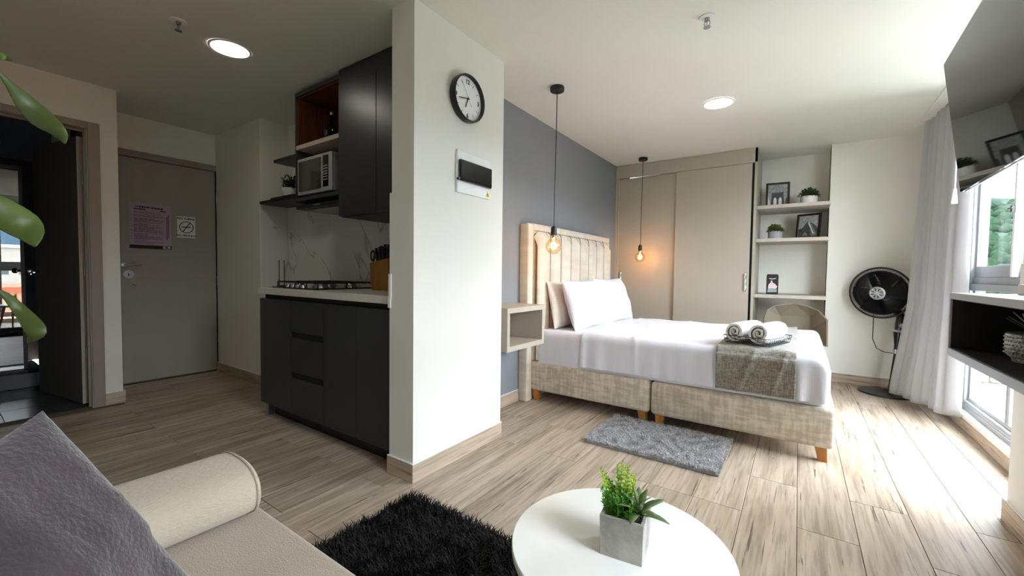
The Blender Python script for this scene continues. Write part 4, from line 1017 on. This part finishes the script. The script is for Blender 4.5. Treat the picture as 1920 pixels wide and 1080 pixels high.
for i in range(15):
    a_ = i*2.4; e = .15+.085*i*.9; l_ = .068 if i < 9 else .058
    d_ = Vector((math.cos(a_)*math.cos(e), math.sin(a_)*math.cos(e), math.sin(e)))
    mb = MB(); leaf_quad(mb, cR+d_*.004, d_, (0, 0, 1) if e < 1.2 else (1, 0, .2), l_, .0098, .22, 6)
    mb.build('rosette_leaf', 'leaf_rosette', sp, smooth=True, solid=.0014, angle=0)

# ------------------------------------------------------------------ sofa, bolster, cushion
sf = thing('sofa', 'beige fabric sofa with a rounded roll arm in the foreground', 'sofa', (-.45, .1, 0))
SX0, SX1 = -1.40, .55
rbox(SX0, SX1, -.38, .53, .24, .42, 'sofa_fabric', 'seat', sf, .018, 4)
rbox(SX0+.01, SX1-.01, -.38, .515, .06, .238, 'sofa_fabric', 'base', sf, .01, 2)
rbox(SX0, SX1, -.52, -.30, .10, .80, 'sofa_fabric', 'backrest', sf, .05, 4)
for x in (SX0+.08, SX1-.08):
    for y in (-.45, .45): B(x-.025, x+.025, y-.025, y+.025, 0, .06).build('leg', 'black_plastic', sf)
# arm roll: lies along Y, D-shaped section
nn = 40; sec = []
aw, ah = .126, .140
for i in range(nn):
    a_ = 2*PI*i/nn; cx_, sz_ = math.cos(a_), math.sin(a_)
    sec.append((aw*np.sign(cx_)*abs(cx_)**.85, ah/2*np.sign(sz_)*abs(sz_)**.82))
ysn = [-.30, -.2, 0, .2, .40, .472, .492, .503, .508]; scl = [1, 1, 1, 1, 1, 1, .985, .94, .0]
P = np.zeros((len(ysn), nn, 3))
for i, (y, s_) in enumerate(zip(ysn, scl)):
    for j, (a_, b_) in enumerate(sec): P[i, j] = (-1.258+a_*s_+.010*(y-.5), y, .415+ah/2+b_*s_)
ar = MB().grid(P, close=True).build('arm_roll', 'bolster_fabric', sf, smooth=True, angle=0)
MB().tube([(-1.258+a_*.995, .494, .415+ah/2+b_*.995) for a_, b_ in sec+[sec[0]]], .0035, 6, cap=False).build('piping', 'bolster_fabric', ar, smooth=True)
# mauve cushion
c1 = Vector((-.815, .089, .858)); c2 = Vector((-.785, .212, .594))     # upper corner, point on the lower right edge
ed = (c2-c1).normalized(); side = .42
back = ed.cross((c1-CAMV).cross(Vector((-.764, .029, .834))-CAMV)).normalized()
if back.y > 0: back = -back
nrm = ed.cross(back).normalized()
cen = c1+ed*side/2+back*side/2
Tq = basis(tuple(cen), tuple(ed), tuple(back), tuple(nrm))
pillow('cushion', 'mauve fleecy cushion leaning on the sofa in the corner of the view', Tq, side*1.08, side*1.08, .15, 'cushion_mauve', 21, 'cushion', None, 40, .006, .08)

# ------------------------------------------------------------------ pothos leaves entering from the left
po = thing('hanging_pothos', 'trailing green plant whose leaves hang in from the left edge', 'plant', (-.70, -.20, 1.50))
MB().lathe([(.06, 0), (.085, .02), (.095, .13), (.085, .13), (.082, .11), (.002, .11)], 28, (-.80, -.24, 1.42)).build('pot', 'pot_white', po, smooth=True)
for a_ in (0, 2.1, 4.2): MB().tube([(-.80+.09*math.cos(a_), -.24+.09*math.sin(a_), 1.54), (-.80, -.24, 1.95)], .0015, 5).build('hanging_cord', 'white_plastic', po)
MB().tube([(-.80, -.24, 1.95), (-.80, -.24, 2.40)], .0015, 5).build('hanging_cord', 'white_plastic', po)
def raydir(x, y): return (r2*((x-960)/f_px)+d2*((y-540)/f_px)+fw).normalized()
def pleaf(pts, widths, dist, name='leaf'):
    """a long curling leaf laid along a midrib of world points"""
    mid = [CAMV+raydir(x, y)*(dist+dd) for x, y, dd in pts]; mb = MB(); vs = []
    for i, p in enumerate(mid):
        tn = (mid[min(i+1, len(mid)-1)]-mid[max(i-1, 0)]).normalized(); vd = (p-CAMV).normalized()
        s_ = tn.cross(vd).normalized(); tw = .5*math.sin(i*.9); s_ = (s_*math.cos(tw)+vd*math.sin(tw))
        w_ = widths[i]; nv = s_.cross(tn)
        vs += [p-s_*w_+nv*w_*.35, p-s_*w_*.5+nv*w_*.1, p, p+s_*w_*.5+nv*w_*.1, p+s_*w_+nv*w_*.35]
    fs = [(i*5+k_, i*5+k_+1, (i+1)*5+k_+1, (i+1)*5+k_) for i in range(len(mid)-1) for k_ in range(4)]
    mb.add(vs, fs); mb.build(name, 'leaf_pothos', po, smooth=True, subsurf=1, solid=.0006)
D = .62; u1 = D/f_px*.62
pleaf([(-12, 128, 0), (20, 158, .0), (48, 188, .01), (78, 222, .0), (100, 238, -.01), (116, 256, -.01), (122, 271, -.01)], [.0008*1, 6*u1, 19*u1, 22*u1, 15*u1, 12*u1, 1*u1], D)
pleaf([(-30, 360, 0), (-8, 375, 0), (18, 398, .0), (42, 418, .01), (58, 437, .0), (66, 464, -.01)], [.001, 18*u1, 28*u1, 33*u1, 22*u1, 1*u1], D)
pleaf([(-18, 540, 0), (10, 549, .0), (32, 572, .01), (52, 595, .0), (66, 616, -.01), (66, 633, -.01), (50, 644, .01)], [.001, 6*u1, 11*u1, 13*u1, 17*u1, 15*u1, 1*u1], D)
pleaf([(-20, 96, 0), (-4, 102, .0), (10, 107, .01), (24, 114, .0)], [.001, 8*u1, 7*u1, 1*u1], D)
for q in ((-12, 128), (-30, 360), (-18, 540), (-20, 96)):
    e_ = CAMV+raydir(*q)*D; s0 = Vector((-.80, -.24, 1.54)); m_ = (s0+e_)/2+Vector((.03, -.02, .03))
    MB().tube([s0, m_, e_], .0022, 6).build('stem', 'leaf_green', po, smooth=True)

# ------------------------------------------------------------------ wardrobe
YWF = 5.0
wd = thing('wardrobe', 'taupe built-in wardrobe with two sliding doors', 'wardrobe', (-1.14, 5.3, 0))
B(XG, -.385, YWF+.0, YWF+.02, 2.248, 2.397).build('fascia', 'wardrobe_taupe', wd, bevel=.001, seg=1)
B(-.408, -.385, YWF, 5.615, 0, 2.397).build('side_panel', 'wardrobe_taupe', wd)
B(XG, -1.885, YWF, 5.615, 0, 2.248).build('side_panel', 'wardrobe_taupe', wd)
B(-1.86, -1.168, YWF+.045, YWF+.065, .06, 2.246).build('sliding_door', 'wardrobe_taupe', wd, bevel=.001, seg=1)
rd = B(-1.19, -.432, YWF+.012, YWF+.032, .06, 2.246).build('sliding_door', 'wardrobe_taupe', wd, bevel=.002, seg=2)
B(-.4315, -.4085, YWF+.025, YWF+.06, .06, 2.246).build('shadow_gap', 'gap_black', wd)
B(XG, -.41, YWF+.03, YWF+.1, 0, .06).build('plinth', 'wardrobe_taupe', wd)
B(-1.882, -1.862, YWF+.03, YWF+.07, .06, 2.246).build('door_edge', 'shelf_taupe', wd)
B(XG+.02, -.41, YWF+.1, 5.61, .06, 2.24).build('carcass', 'charcoal_edge', wd)
for hx, yy in ((-.465, YWF+.012), (-1.838, YWF+.045)):
    hp = MB()
    hp.lathe([(.001, -.10), (.013, -.09), (.017, -.06), (.010, -.045), (.015, -.02), (.016, 0), (.015, .02), (.010, .045), (.017, .06), (.013, .09), (.001, .10)], 16, (hx, yy-.006, .998))
    hp.build('pull_handle', 'chrome', wd, smooth=True)
# shelves in the niche
YSF = 5.08
for z1_, lab, zz in ((1.806, 'taupe niche shelf carrying the bridge photo, topmost of three', 0), (1.46, 'taupe niche shelf carrying the mountain photo, middle of three', 0), (.874, 'deep taupe desk shelf carrying the coffee pack, lowest of three', 0)):
    tag(B(-.384, .234, YSF, 5.618, z1_-.036, z1_).build('niche_shelf', 'shelf_taupe', None, bevel=.0015, seg=1), lab, 'shelf', 'shelves in the niche beside the wardrobe')
boxwood('potted_boxwood', 'round green bush in a white pot on the top niche shelf', (.062, 5.28, 1.806), .074, .088, 'pot_white', 'leaf_dark', 3)
boxwood('potted_boxwood', 'round green bush in a grey pot on the middle niche shelf', (-.222, 5.26, 1.46), .066, .085, 'pot_grey', 'leaf_olive', 7, .98)
def frame(name, label, cx, cy, z, w_, h_, rz, lean=.12):
    t = thing(name, label, 'picture', (cx, cy, z))
    T = Matrix.Translation((cx, cy, z)) @ Matrix.Rotation(rz, 4, 'Z') @ Matrix.Rotation(-lean, 4, 'X') @ basis((0, 0, 0), (1, 0, 0), (0, 0, 1), (0, -1, 0))
    b_ = .019
    mb = MB()
    for a in ((-w_/2, w_/2, 0, b_), (-w_/2, w_/2, h_-b_, h_), (-w_/2, -w_/2+b_, b_, h_-b_), (w_/2-b_, w_/2, b_, h_-b_)): mb.box(a[0], a[1], a[2], a[3], -.006, .012, T=T)
    mb.build('frame', 'black_plastic', t, bevel=.001, seg=1)
    B(-w_/2+.004, w_/2-.004, .004, h_-.004, -.008, .002, T=T).build('print', 'photo_mid', t)
    B(-.03, .03, .0, h_*.7, -.06, -.052, T=T @ Matrix.Rotation(-.12, 4, 'X')).build('easel_back', 'black_plastic', t)
    return t, T
t, T = frame('framed_photo', 'black framed grey bridge tower photo on the top niche shelf', -.21, 5.24, 1.8085, .215, .255, .05)
def flat(pts, m_, name, z_=.0022, d_=.0005): MB().poly([(x, y, z_) for x, y in pts], (0, 0, d_), T=T).build(name, m_, t)
flat([(-.088, .02), (.088, .02), (.088, .235), (-.088, .235)], 'photo_mid', 'photo_sky')
flat([(-.06, .02), (.06, .02), (.052, .14), (.056, .15), (-.056, .15), (-.052, .14)], 'photo_dark', 'photo_tower', .0028)
for cx_ in (-.022, .024):
    flat([(cx_-.014, .02), (cx_+.014, .02), (cx_+.014, .075), (cx_+.007, .092), (cx_, .098), (cx_-.007, .092), (cx_-.014, .075)], 'photo_light', 'photo_arch', .0034)
flat([(-.088, .02), (-.066, .02), (-.078, .10), (-.088, .12)], 'photo_light', 'photo_side', .0034); flat([(.066, .02), (.088, .02), (.088, .08), (.076, .09)], 'photo_dark', 'photo_side', .0034)
for dx_ in (-.08, -.05, -.02, .02, .05, .08): MB().tube([(dx_*.15, .235, .0030), (dx_, .15, .0030)], .0006, 4, T=T).build('photo_cable', 'photo_dark', t)
t, T = frame('framed_photo', 'black framed dark mountain photo on the middle niche shelf', .062, 5.33, 1.4635, .222, .262, -.42)
flat([(-.09, .02), (.09, .02), (.09, .242), (-.09, .242)], 'photo_mid', 'photo_sky')
flat([(-.09, .02), (.09, .02), (.09, .10), (.05, .15), (.02, .17), (.0, .205), (-.02, .17), (-.05, .12), (-.09, .10)], 'photo_dark', 'photo_mountain', .0028)
flat([(0, .205), (.02, .17), (.045, .12), (.075, .06), (.085, .03), (.03, .03), (.02, .10), (.0, .15), (-.015, .17)], 'photo_olive', 'photo_slope', .0034)
flat([(.0, .195), (.012, .16), (.04, .09), (.06, .05), (.045, .05), (.022, .11), (.0, .15)], 'photo_light', 'photo_snow', .004)
flat([(-.05, .03), (.0, .03), (-.01, .06), (-.03, .075)], 'photo_olive', 'photo_slope', .0034)
# coffee pack
cf = thing('coffee_pack', 'small dark coffee pack with a pale printed figure on the lowest niche shelf', 'package', (-.228, 5.22, .875))
Tcf = Matrix.Translation((-.228, 5.20, .8745)) @ Matrix.Rotation(.06, 4, 'Z')
B(-.054, .054, -.03, .03, 0, .20, T=Tcf).build('pack', 'coffee_pack', cf, bevel=.004)
B(-.05, .05, -.004, .004, .20, .212, T=Tcf).build('folded_top', 'coffee_pack', cf)
Tf = Tcf @ basis((0, -.0305, 0), (1, 0, 0), (0, 0, 1), (0, -1, 0))
MB().poly([(-.030, .165, 0), (-.012, .158, 0), (.012, .158, 0), (.032, .167, 0), (.030, .174, 0), (.012, .167, 0), (-.012, .167, 0), (-.028, .173, 0)], (0, 0, .0006), T=Tf).build('brand_band', 'coffee_pink', cf)
MB().poly([(-.038, .06, 0), (.036, .06, 0), (.044, .085, 0), (.02, .115, 0), (.004, .12, 0), (-.002, .145, 0), (-.014, .145, 0), (-.018, .12, 0), (-.034, .105, 0)], (0, 0, .0006), T=Tf).build('printed_figure', 'coffee_pink', cf)
MB().poly([(-.044, .02, 0), (.04, .025, 0), (.04, .055, 0), (-.04, .058, 0)], (0, 0, .0006), T=Tf).build('printed_cup', 'coffee_teal', cf)
# faceted desk chair
ch = thing('desk_chair', 'taupe faceted shell chair pushed under the niche desk', 'chair', (-.05, 5.15, 0))
pts = {}
O = [(-.285, .40), (-.285, .64), (-.262, .715), (-.205, .765), (-.03, .79), (.075, .770), (.16, .735), (.225, .655), (.232, .40)]
O3 = [Vector((x+.01, 5.02+.10*((x+.03)/.26)**2*-1+.02, z)) for x, z in O]
I3 = [Vector((-.12, 5.20, .52)), Vector((.02, 5.21, .50)), Vector((.12, 5.19, .52)), Vector((-.15, 5.13, .66)), Vector((.11, 5.14, .66)), Vector((0, 5.22, .44))]
mb = MB(); V_ = O3+I3; F_ = [(1, 2, 12), (2, 3, 12), (3, 4, 12), (4, 13, 12), (4, 5, 13), (5, 6, 13), (6, 7, 13), (0, 1, 9), (1, 12, 9), (12, 10, 9), (12, 13, 10), (13, 11, 10), (13, 7, 11), (7, 8, 11), (9, 14, 0), (9, 10, 14), (10, 11, 14), (11, 8, 14)]
mb.add(V_, F_); mb.build('shell', 'chair_taupe', ch, solid=.012)
MB().tube(O3, .009, 8).build('shell_rim', 'chair_taupe_dark', ch, smooth=True)
MB().poly([(-.22, 4.98, .44), (.18, 4.98, .44), (.21, 5.24, .43), (-.24, 5.24, .43)], (0, 0, .02)).build('seat', 'chair_taupe', ch)
for a, b_ in ((-.2, 5.0), (.17, 5.0), (-.2, 5.22), (.18, 5.22)): MB().tube([(a*.8, b_, .435), (a*1.12, b_, 0)], .009, 8).build('leg', 'black_metal', ch, smooth=True)

# ------------------------------------------------------------------ pedestal fan
fn = thing('pedestal_fan', 'black pedestal fan with a round grille leaning by the curtain', 'fan', (.70, 5.08, 0))
MB().lathe([(.205, 0), (.21, .006), (.205, .014), (.15, .024), (.06, .032), (.04, .045), (.022, .05)], 48, (.70, 5.07, 0)).build('base', 'black_plastic', fn, smooth=True)
pb, pt_ = Vector((.725, 5.09, .04)), Vector((.785, 5.12, .70))
def pp(t): return pb.lerp(pt_, t)
MB().tube([pp(0), pp(.55)], .016, 16).build('lower_pole', 'black_plastic', fn, smooth=True)
MB().tube([pp(.50), pp(.56)], .024, 16).build('collar', 'silver_plastic', fn, smooth=True)
MB().tube([pp(.54), pp(.62), pp(.72), pp(.80)], [.019, .022, .034, .044], 18).build('upper_pole', 'black_plastic', fn, smooth=True)
MB().tube([pp(.80), pp(.83)], [.050, .046], 20).build('control_ring', 'silver_plastic', fn, smooth=True)
MB().tube([pp(.83), pp(.90), pp(1.02)], [.036, .04, .036], 16).build('neck', 'black_plastic', fn, smooth=True)
kp = pp(.90)+Vector((.0, -.04, 0)); MB().tube([kp, kp+Vector((0, -.018, 0))], .018, 16).build('knob', 'silver_plastic', fn, smooth=True)
HC = Vector((.625, 5.09, .925)); nrm = Vector((-.42, -.90, -.05)).normalized()
xx_ = nrm.cross(Vector((0, 0, 1))).normalized()*-1; yy_ = nrm.cross(xx_)
Th = basis(tuple(HC), tuple(xx_), tuple(yy_), tuple(nrm))
MB().lathe([(.055, -.17), (.07, -.14), (.075, -.07), (.05, -.055)], 24, T=Th).build('motor_housing', 'black_plastic', fn, smooth=True)
MB().tube([pp(1.0), HC-nrm*.12], [.03, .04], 12).build('tilt_joint', 'black_plastic', fn, smooth=True)
RF = .232
MB().ring(RF, .008, 64, 8, T=Th).build('rim_ring', 'black_plastic', fn, smooth=True)
def grille(name, sgn, depth):
    mb = MB()
    for i in range(120):
        a_ = 2*PI*i/120; pts = []
        for t in np.linspace(.26, 1, 6):
            r = RF*t; z = sgn*depth*(1-((t-.26)/.74)**3); tw = a_+.35*(1-t); pts.append((r*math.cos(tw), r*math.sin(tw), z))
        mb.tube(pts, .0017, 3, cap=False, T=Th)
    for t in (.45, .65, .85):
        z = sgn*depth*(1-((t-.26)/.74)**3); mb.ring(RF*t, .0015, 48, 4, T=Th @ Matrix.Translation((0, 0, z)))
    mb.build(name, 'black_plastic', fn, kind='stuff')
grille('front_grille', 1, .062); grille('rear_grille', -1, .07)
MB().lathe([(.060, .052), (.06, .064), (.05, .070), (.045, .066)], 32, T=Th).build('hub_ring', 'silver_plastic', fn, smooth=True)
hb2 = MB().lathe([(.046, .060), (.042, .072), (.002, .076)], 28, T=Th).build('hub_badge', 'steel', fn, smooth=True)
for i in range(8):
    MB().box(.022, .045, -.004, .004, .0735, .0765, T=Th @ Matrix.Rotation(i*PI/4+.3, 4, 'Z')).build('badge_slot', 'black_plastic', hb2)
for i in range(6):
    a0 = i*PI/3; Pq = np.zeros((7, 6, 3))
    for p_ in range(7):
        r = .045+(.205-.045)*p_/6
        for q in range(6):
            ww = .74+.20*(p_/6); a_ = a0+(q/5-.5)*ww*1.2+.30*(p_/6); z = .022*(q/5-.5)*-1.6
            v_ = Th @ Vector((r*math.cos(a_), r*math.sin(a_), z)); Pq[p_, q] = v_
    MB().grid(Pq).build('blade', 'blade_black', fn, smooth=True, solid=.002)
MB().lathe([(.045, -.04), (.045, .04), (.03, .05)], 24, T=Th).build('blade_hub', 'black_plastic', fn, smooth=True)
MB().tube([(.595, 5.17, .74), (.60, 5.20, .60), (.60, 5.20, .48), (.63, 5.19, .395), (.68, 5.16, .37), (.745, 5.11, .37)], .0035, 8).build('power_cord', 'black_plastic', fn, smooth=True)

# ------------------------------------------------------------------ curtain with pull wand
cu = thing('curtain', 'light grey floor length curtain gathered at the far side of the window', 'curtain', (.87, 4.5, 2.5))
NU, NV = 260, 44; P = np.zeros((NU, NV, 3))
ZK = [.05, .15, .50, .83, 1.20, 1.58, 1.92, 2.33, 2.6]; XK = [.715, .720, .762, .800, .812, .826, .836, .846, .85]
for i in range(NU):
    u_ = i/(NU-1)       # 0 near side, 1 far side
    for j in range(NV):
        w_ = j/(NV-1); z = 2.50-w_*(2.50-.085+.03*u_)
        xe = float(np.interp(z, ZK, XK)); y = 4.17+.71*u_
        x = .950*(1-u_)+(xe+.03)*u_ + .012*math.sin(PI*u_)
        ph = u_*2*PI*10.0+1.1*math.sin(u_*5)
        amp = (.036+.014*w_)*(1+.35*math.sin(u_*13))*(.35+.65*min(1, u_/.16))
        x += amp*math.sin(ph); y += .020*math.cos(ph+.6)*(1+.3*w_)
        P[i, j] = (min(x, .992), y, z+(.010*math.sin(ph*.5) if j == NV-1 else 0))
MB().grid(P).build('cloth', 'curtain_grey', cu, smooth=True, angle=0, solid=.003)
B(.90, .935, 1.3, 5.05, 2.555, 2.60).build('rail', 'white_frame', cu)
wn = thing('curtain_wand', 'white plastic curtain pull wand hanging beside the television', 'curtain wand', (.80, 4.0, 2.3))
w0 = CAMV+raydir(1789, 382)*(3.98/raydir(1789, 382).y)
MB().tube([w0+Vector((0, 0, .09)), w0+Vector((0, 0, .62))], .004, 8).build('rod', 'white_plastic', wn, smooth=True)
MB().tube([w0, w0+Vector((0, 0, .015)), w0+Vector((0, 0, .10))], [.016, .016, .008], 12).build('weight', 'white_plastic', wn, smooth=True)

# ------------------------------------------------------------------ television
tv = thing('television', 'large black television tilted down above the console', 'television', (.79, 2.2, 1.8))
vv = Vector((-.030, -1.0, 0)).normalized(); uu = Vector((.126, -.002, -.992)); uu = (uu-vv*uu.dot(vv)).normalized()
nn_ = uu.cross(vv).normalized()
if nn_.x > 0: nn_ = -nn_
TLc = Vector((.520, 2.735, 2.057)); HH, WW = .60, 1.07
Tt = basis(tuple(TLc), tuple(vv), tuple(-uu), tuple(nn_))      # x along the screen towards the camera, y up, z out of the screen
B(0, WW, -HH, 0, -.012, 0, T=Tt).build('screen', 'black_gloss', tv, bevel=.002)
B(-.002, WW+.002, -HH-.002, .002, -.022, -.0125, T=Tt).build('bezel', 'silver_plastic', tv, bevel=.001, seg=1)
MB().poly([(0.02, -HH+.0, -.023), (WW-.02, -HH+.0, -.023), (WW-.12, -HH+.06, -.075), (.12, -HH+.06, -.075)], (0, .30, 0), T=Tt).build('back_housing', 'black_plastic', tv, bevel=.003)
mb = B(.42, .64, -.42, -.18, -.10, -.07, T=Tt)
cm = Tt @ Vector((.53, -.30, -.10)); mb.tube([cm, Vector((.79, cm.y, cm.z))], .022, 12).box(.775, .789, cm.y-.06, cm.y+.06, cm.z-.15, cm.z+.15)
mb.build('wall_bracket', 'black_metal', tv)
# console
cs = thing('wall_console', 'grey floating console with a black interior under the television', 'console', (.65, 1.8, .76))
x0, x1, y0, y1, z0, z1 = .50, .79, 1.32, 2.358, .762, 1.012; t_ = .030
B(x0, x1, y0, y1, z1-.024, z1).build('top_board', 'console_grey', cs, bevel=.001, seg=1)
B(x0, x1, y0, y1, z0, z0+t_).build('bottom_board', 'console_grey', cs, bevel=.001, seg=1)
B(x0, x1, y1-.015, y1, z0+t_, z1-.024).build('end_board', 'console_grey', cs); B(x0, x1, y0, y0+.018, z0+t_, z1-.024).build('end_board', 'console_grey', cs)
B(x0+.006, x1-.002, y0+.018, y1-.015, z0+t_, z0+t_+.003).box(x0+.006, x1-.002, y0+.018, y1-.015, z1-.027, z1-.024).box(x1-.012, x1-.002, y0+.018, y1-.015, z0+t_+.003, z1-.027).box(x0+.006, x1-.012, y1-.019, y1-.0152, z0+t_+.003, z1-.027).build('lining', 'console_black', cs)
# low box on the console (router)
rt_ = thing('router_box', 'grey white box standing on the console top', 'box', (.72, 2.44, 1.012))
B(.66, .76, 2.20, 2.30, 1.0125, 1.05).build('housing', 'white_plastic', rt_, bevel=.003)
# silver planter in the console
sv = thing('silver_planter', 'textured silver pot with an aloe inside the black console', 'plant', (.60, 2.08, .795))
c = (.645, 2.07, .7955)
mb = MB().lathe([(.052, 0), (.055, .012), (.058, .014), (.066, .022), (.07, .05), (.07, .092), (.064, .096), (.058, .09), (.002, .088)], 36, c)
mb.build('pot', 'pot_silver', sv, smooth=True)
mb = MB()
for i in range(40):
    for j in range(5):
        a_ = 2*PI*(i+.5*(j % 2))/40; p = Vector((c[0]+.0695*math.cos(a_), c[1]+.0695*math.sin(a_), c[2]+.03+j*.013)); mb.lathe([(.0035, -.002), (.004, 0), (.001, .004)], 5, tuple(p))
mb.build('studs', 'pot_silver', sv, kind='stuff')
for i in range(16):
    a_ = i*2.4; e = .55+.045*i; d_ = Vector((math.cos(a_)*math.cos(e), math.sin(a_)*math.cos(e), math.sin(e)))
    mb = MB(); leaf_quad(mb, Vector(c)+Vector((0, 0, .09))+d_*.008, d_, (0, 0, 1) if e < 1.3 else (1, 0, 0), .085, .0075, .05, 5); mb.build('aloe_leaf', 'leaf_dark' if i % 3 else 'leaf_tip', sv, smooth=True, solid=.0025, angle=0)

# ------------------------------------------------------------------ outside: hill, town, roofs
def hillside(name, label, x0, x1, y0, y1, nx, ny, fn_, m_, seed):
    X, Y = np.meshgrid(np.linspace(x0, x1, nx), np.linspace(y0, y1, ny), indexing='ij'); Z = fn_(X, Y)
    P = np.stack([X, Y, Z], 2); ob = MB().grid(P).build(name, m_, None, smooth=True, angle=0); tag(ob, label, 'hill'); return ob
def hz(X, Y):
    d_ = np.hypot(X, Y); az = np.degrees(np.arctan2(X, Y)); k_ = np.clip((70-az)/60, 0.12, 1)
    return -32+np.clip((d_-120)/380, 0, 1)**1.15*105*k_+fbm(X/150, Y/150, 4)*5*np.clip((d_-100)/100, 0, 1)
hill = hillside('green_hill', 'green wooded hillside beyond the window', 10, 620, -300, 620, 90, 120, hz, 'hill_green', 4)
def hz2(X, Y):
    return -40+np.clip((X-500)/400, 0, 1)*110+fbm(X/180, Y/180, 8)*18
hillside('distant_ridge', 'distant ridge behind the green hill, coloured pale blue for haze', 500, 1500, -900, 1300, 40, 60, lambda X, Y: -60+np.clip((np.hypot(X, Y)-620)/500, 0, 1)*200+fbm(X/180, Y/180, 8)*16, 'hill_far_haze', 8)
# tree crowns on the hill, one stuff mesh
mb = MB(); r_ = random.Random(12)
for i in range(4200):
    az = math.radians(r_.uniform(2, 60)); d_ = r_.uniform(190, 480); x, y = d_*math.sin(az), d_*math.cos(az)
    z = float(hz(np.array([x]), np.array([y]))[0]); s_ = r_.uniform(1.6, 4.2)
    mb.lathe([(s_*.5, -s_*.3), (s_, s_*.25), (s_*.75, s_*.8), (s_*.15, s_*1.15)], 5, (x, y, z))
tag(mb.build('hillside_trees', 'tree_green', None, smooth=True, angle=0, kind='stuff'), 'scattered tree crowns covering the hillside', 'trees')
def building(x, y, w_, d_, z0_, h_, m_, roofm, lab, rz=0):
    t = thing('distant_building', lab, 'building', (x, y, z0_)); T = Matrix.Translation((x, y, 0)) @ Matrix.Rotation(rz, 4, 'Z')
    B(-w_/2, w_/2, -d_/2, d_/2, z0_, z0_+h_, T=T).build('walls', m_, t)
    B(-w_/2-.3, w_/2+.3, -d_/2-.3, d_/2+.3, z0_+h_, z0_+h_+.5, T=T).build('roof', roofm, t)
    nf = max(1, int(h_/3.2)); nw = max(2, int(d_/3.5)); nx_ = max(2, int(w_/3.5)); mb = MB()
    for f_ in range(nf):
        for q in range(nw): yy = -d_/2+(q+.5)*d_/nw; mb.box(-w_/2-.06, -w_/2, yy-.7, yy+.7, z0_+1+f_*3.2, z0_+2.4+f_*3.2, T=T)
        for q in range(nx_): xx2 = -w_/2+(q+.5)*w_/nx_; mb.box(xx2-.7, xx2+.7, -d_/2-.06, -d_/2, z0_+1+f_*3.2, z0_+2.4+f_*3.2, T=T)
    mb.build('windows', 'facade_window', t, kind='stuff')
bl = [(95, 9, 7, 5, -30, 34, 'facade_cream', 'roof_white', 'tall cream tower block seen mirrored in the shower glass'),
      (60, 5, 14, 12, -30, 28.5, 'facade_brick', 'roof_orange', 'orange roofed block seen mirrored in the shower glass'),
      (80, 22, 14, 10, -30, 27, 'facade_cream', 'roof_orange', 'cream block with an orange roof beyond the near window'),
      (120, -18, 16, 14, -30, 30, 'facade_cream', 'roof_white', 'wide pale block beyond the near window'),
      (150, 14, 18, 12, -28, 30, 'facade_brick', 'roof_orange', 'far brick block beyond the near window'),
      (70, 130, 14, 12, -22, 14, 'facade_cream', 'roof_orange', 'small orange roofed house on the hillside')]
for b_ in bl: building(*b_)
# nearby roof terrace and rough stone wall just below the window
tr_ = thing('roof_terrace', 'bright white neighbouring roof terrace below the window', 'terrace', (6, 20, -6))
B(1.6, 11, 4.5, 17.5, -3.0, -2.2).build('roof_slab', 'roof_white', tr_, bevel=.03)
B(1.6, 1.8, 4.5, 17.5, -2.2, -1.9).box(10.8, 11, 4.5, 17.5, -2.2, -1.9).build('parapet', 'roof_white', tr_)
sw = thing('stone_retaining_wall', 'rough grey stone retaining wall behind the roof terrace', 'stone wall', (5, 19, -4)); r_ = random.Random(4)
B(-3, 16, 18.9, 19.6, -8, -.5).build('wall_core', 'grout', sw)
z = -6.0; row = 0; cnt = 0
while z < -.55:
    x = -1+(row % 2)*.4
    while x < 11:
        w_ = r_.uniform(.7, 1.3)
        if cnt < 170: B(x+.03, x+w_-.03, 18.75+r_.uniform(-.05, .05), 18.9, z+.03, min(z+.52, -.5)).build('stone', 'stone_wall', sw, bevel=.04, seg=1)
        cnt += 1; x += w_
    z += .55; row += 1
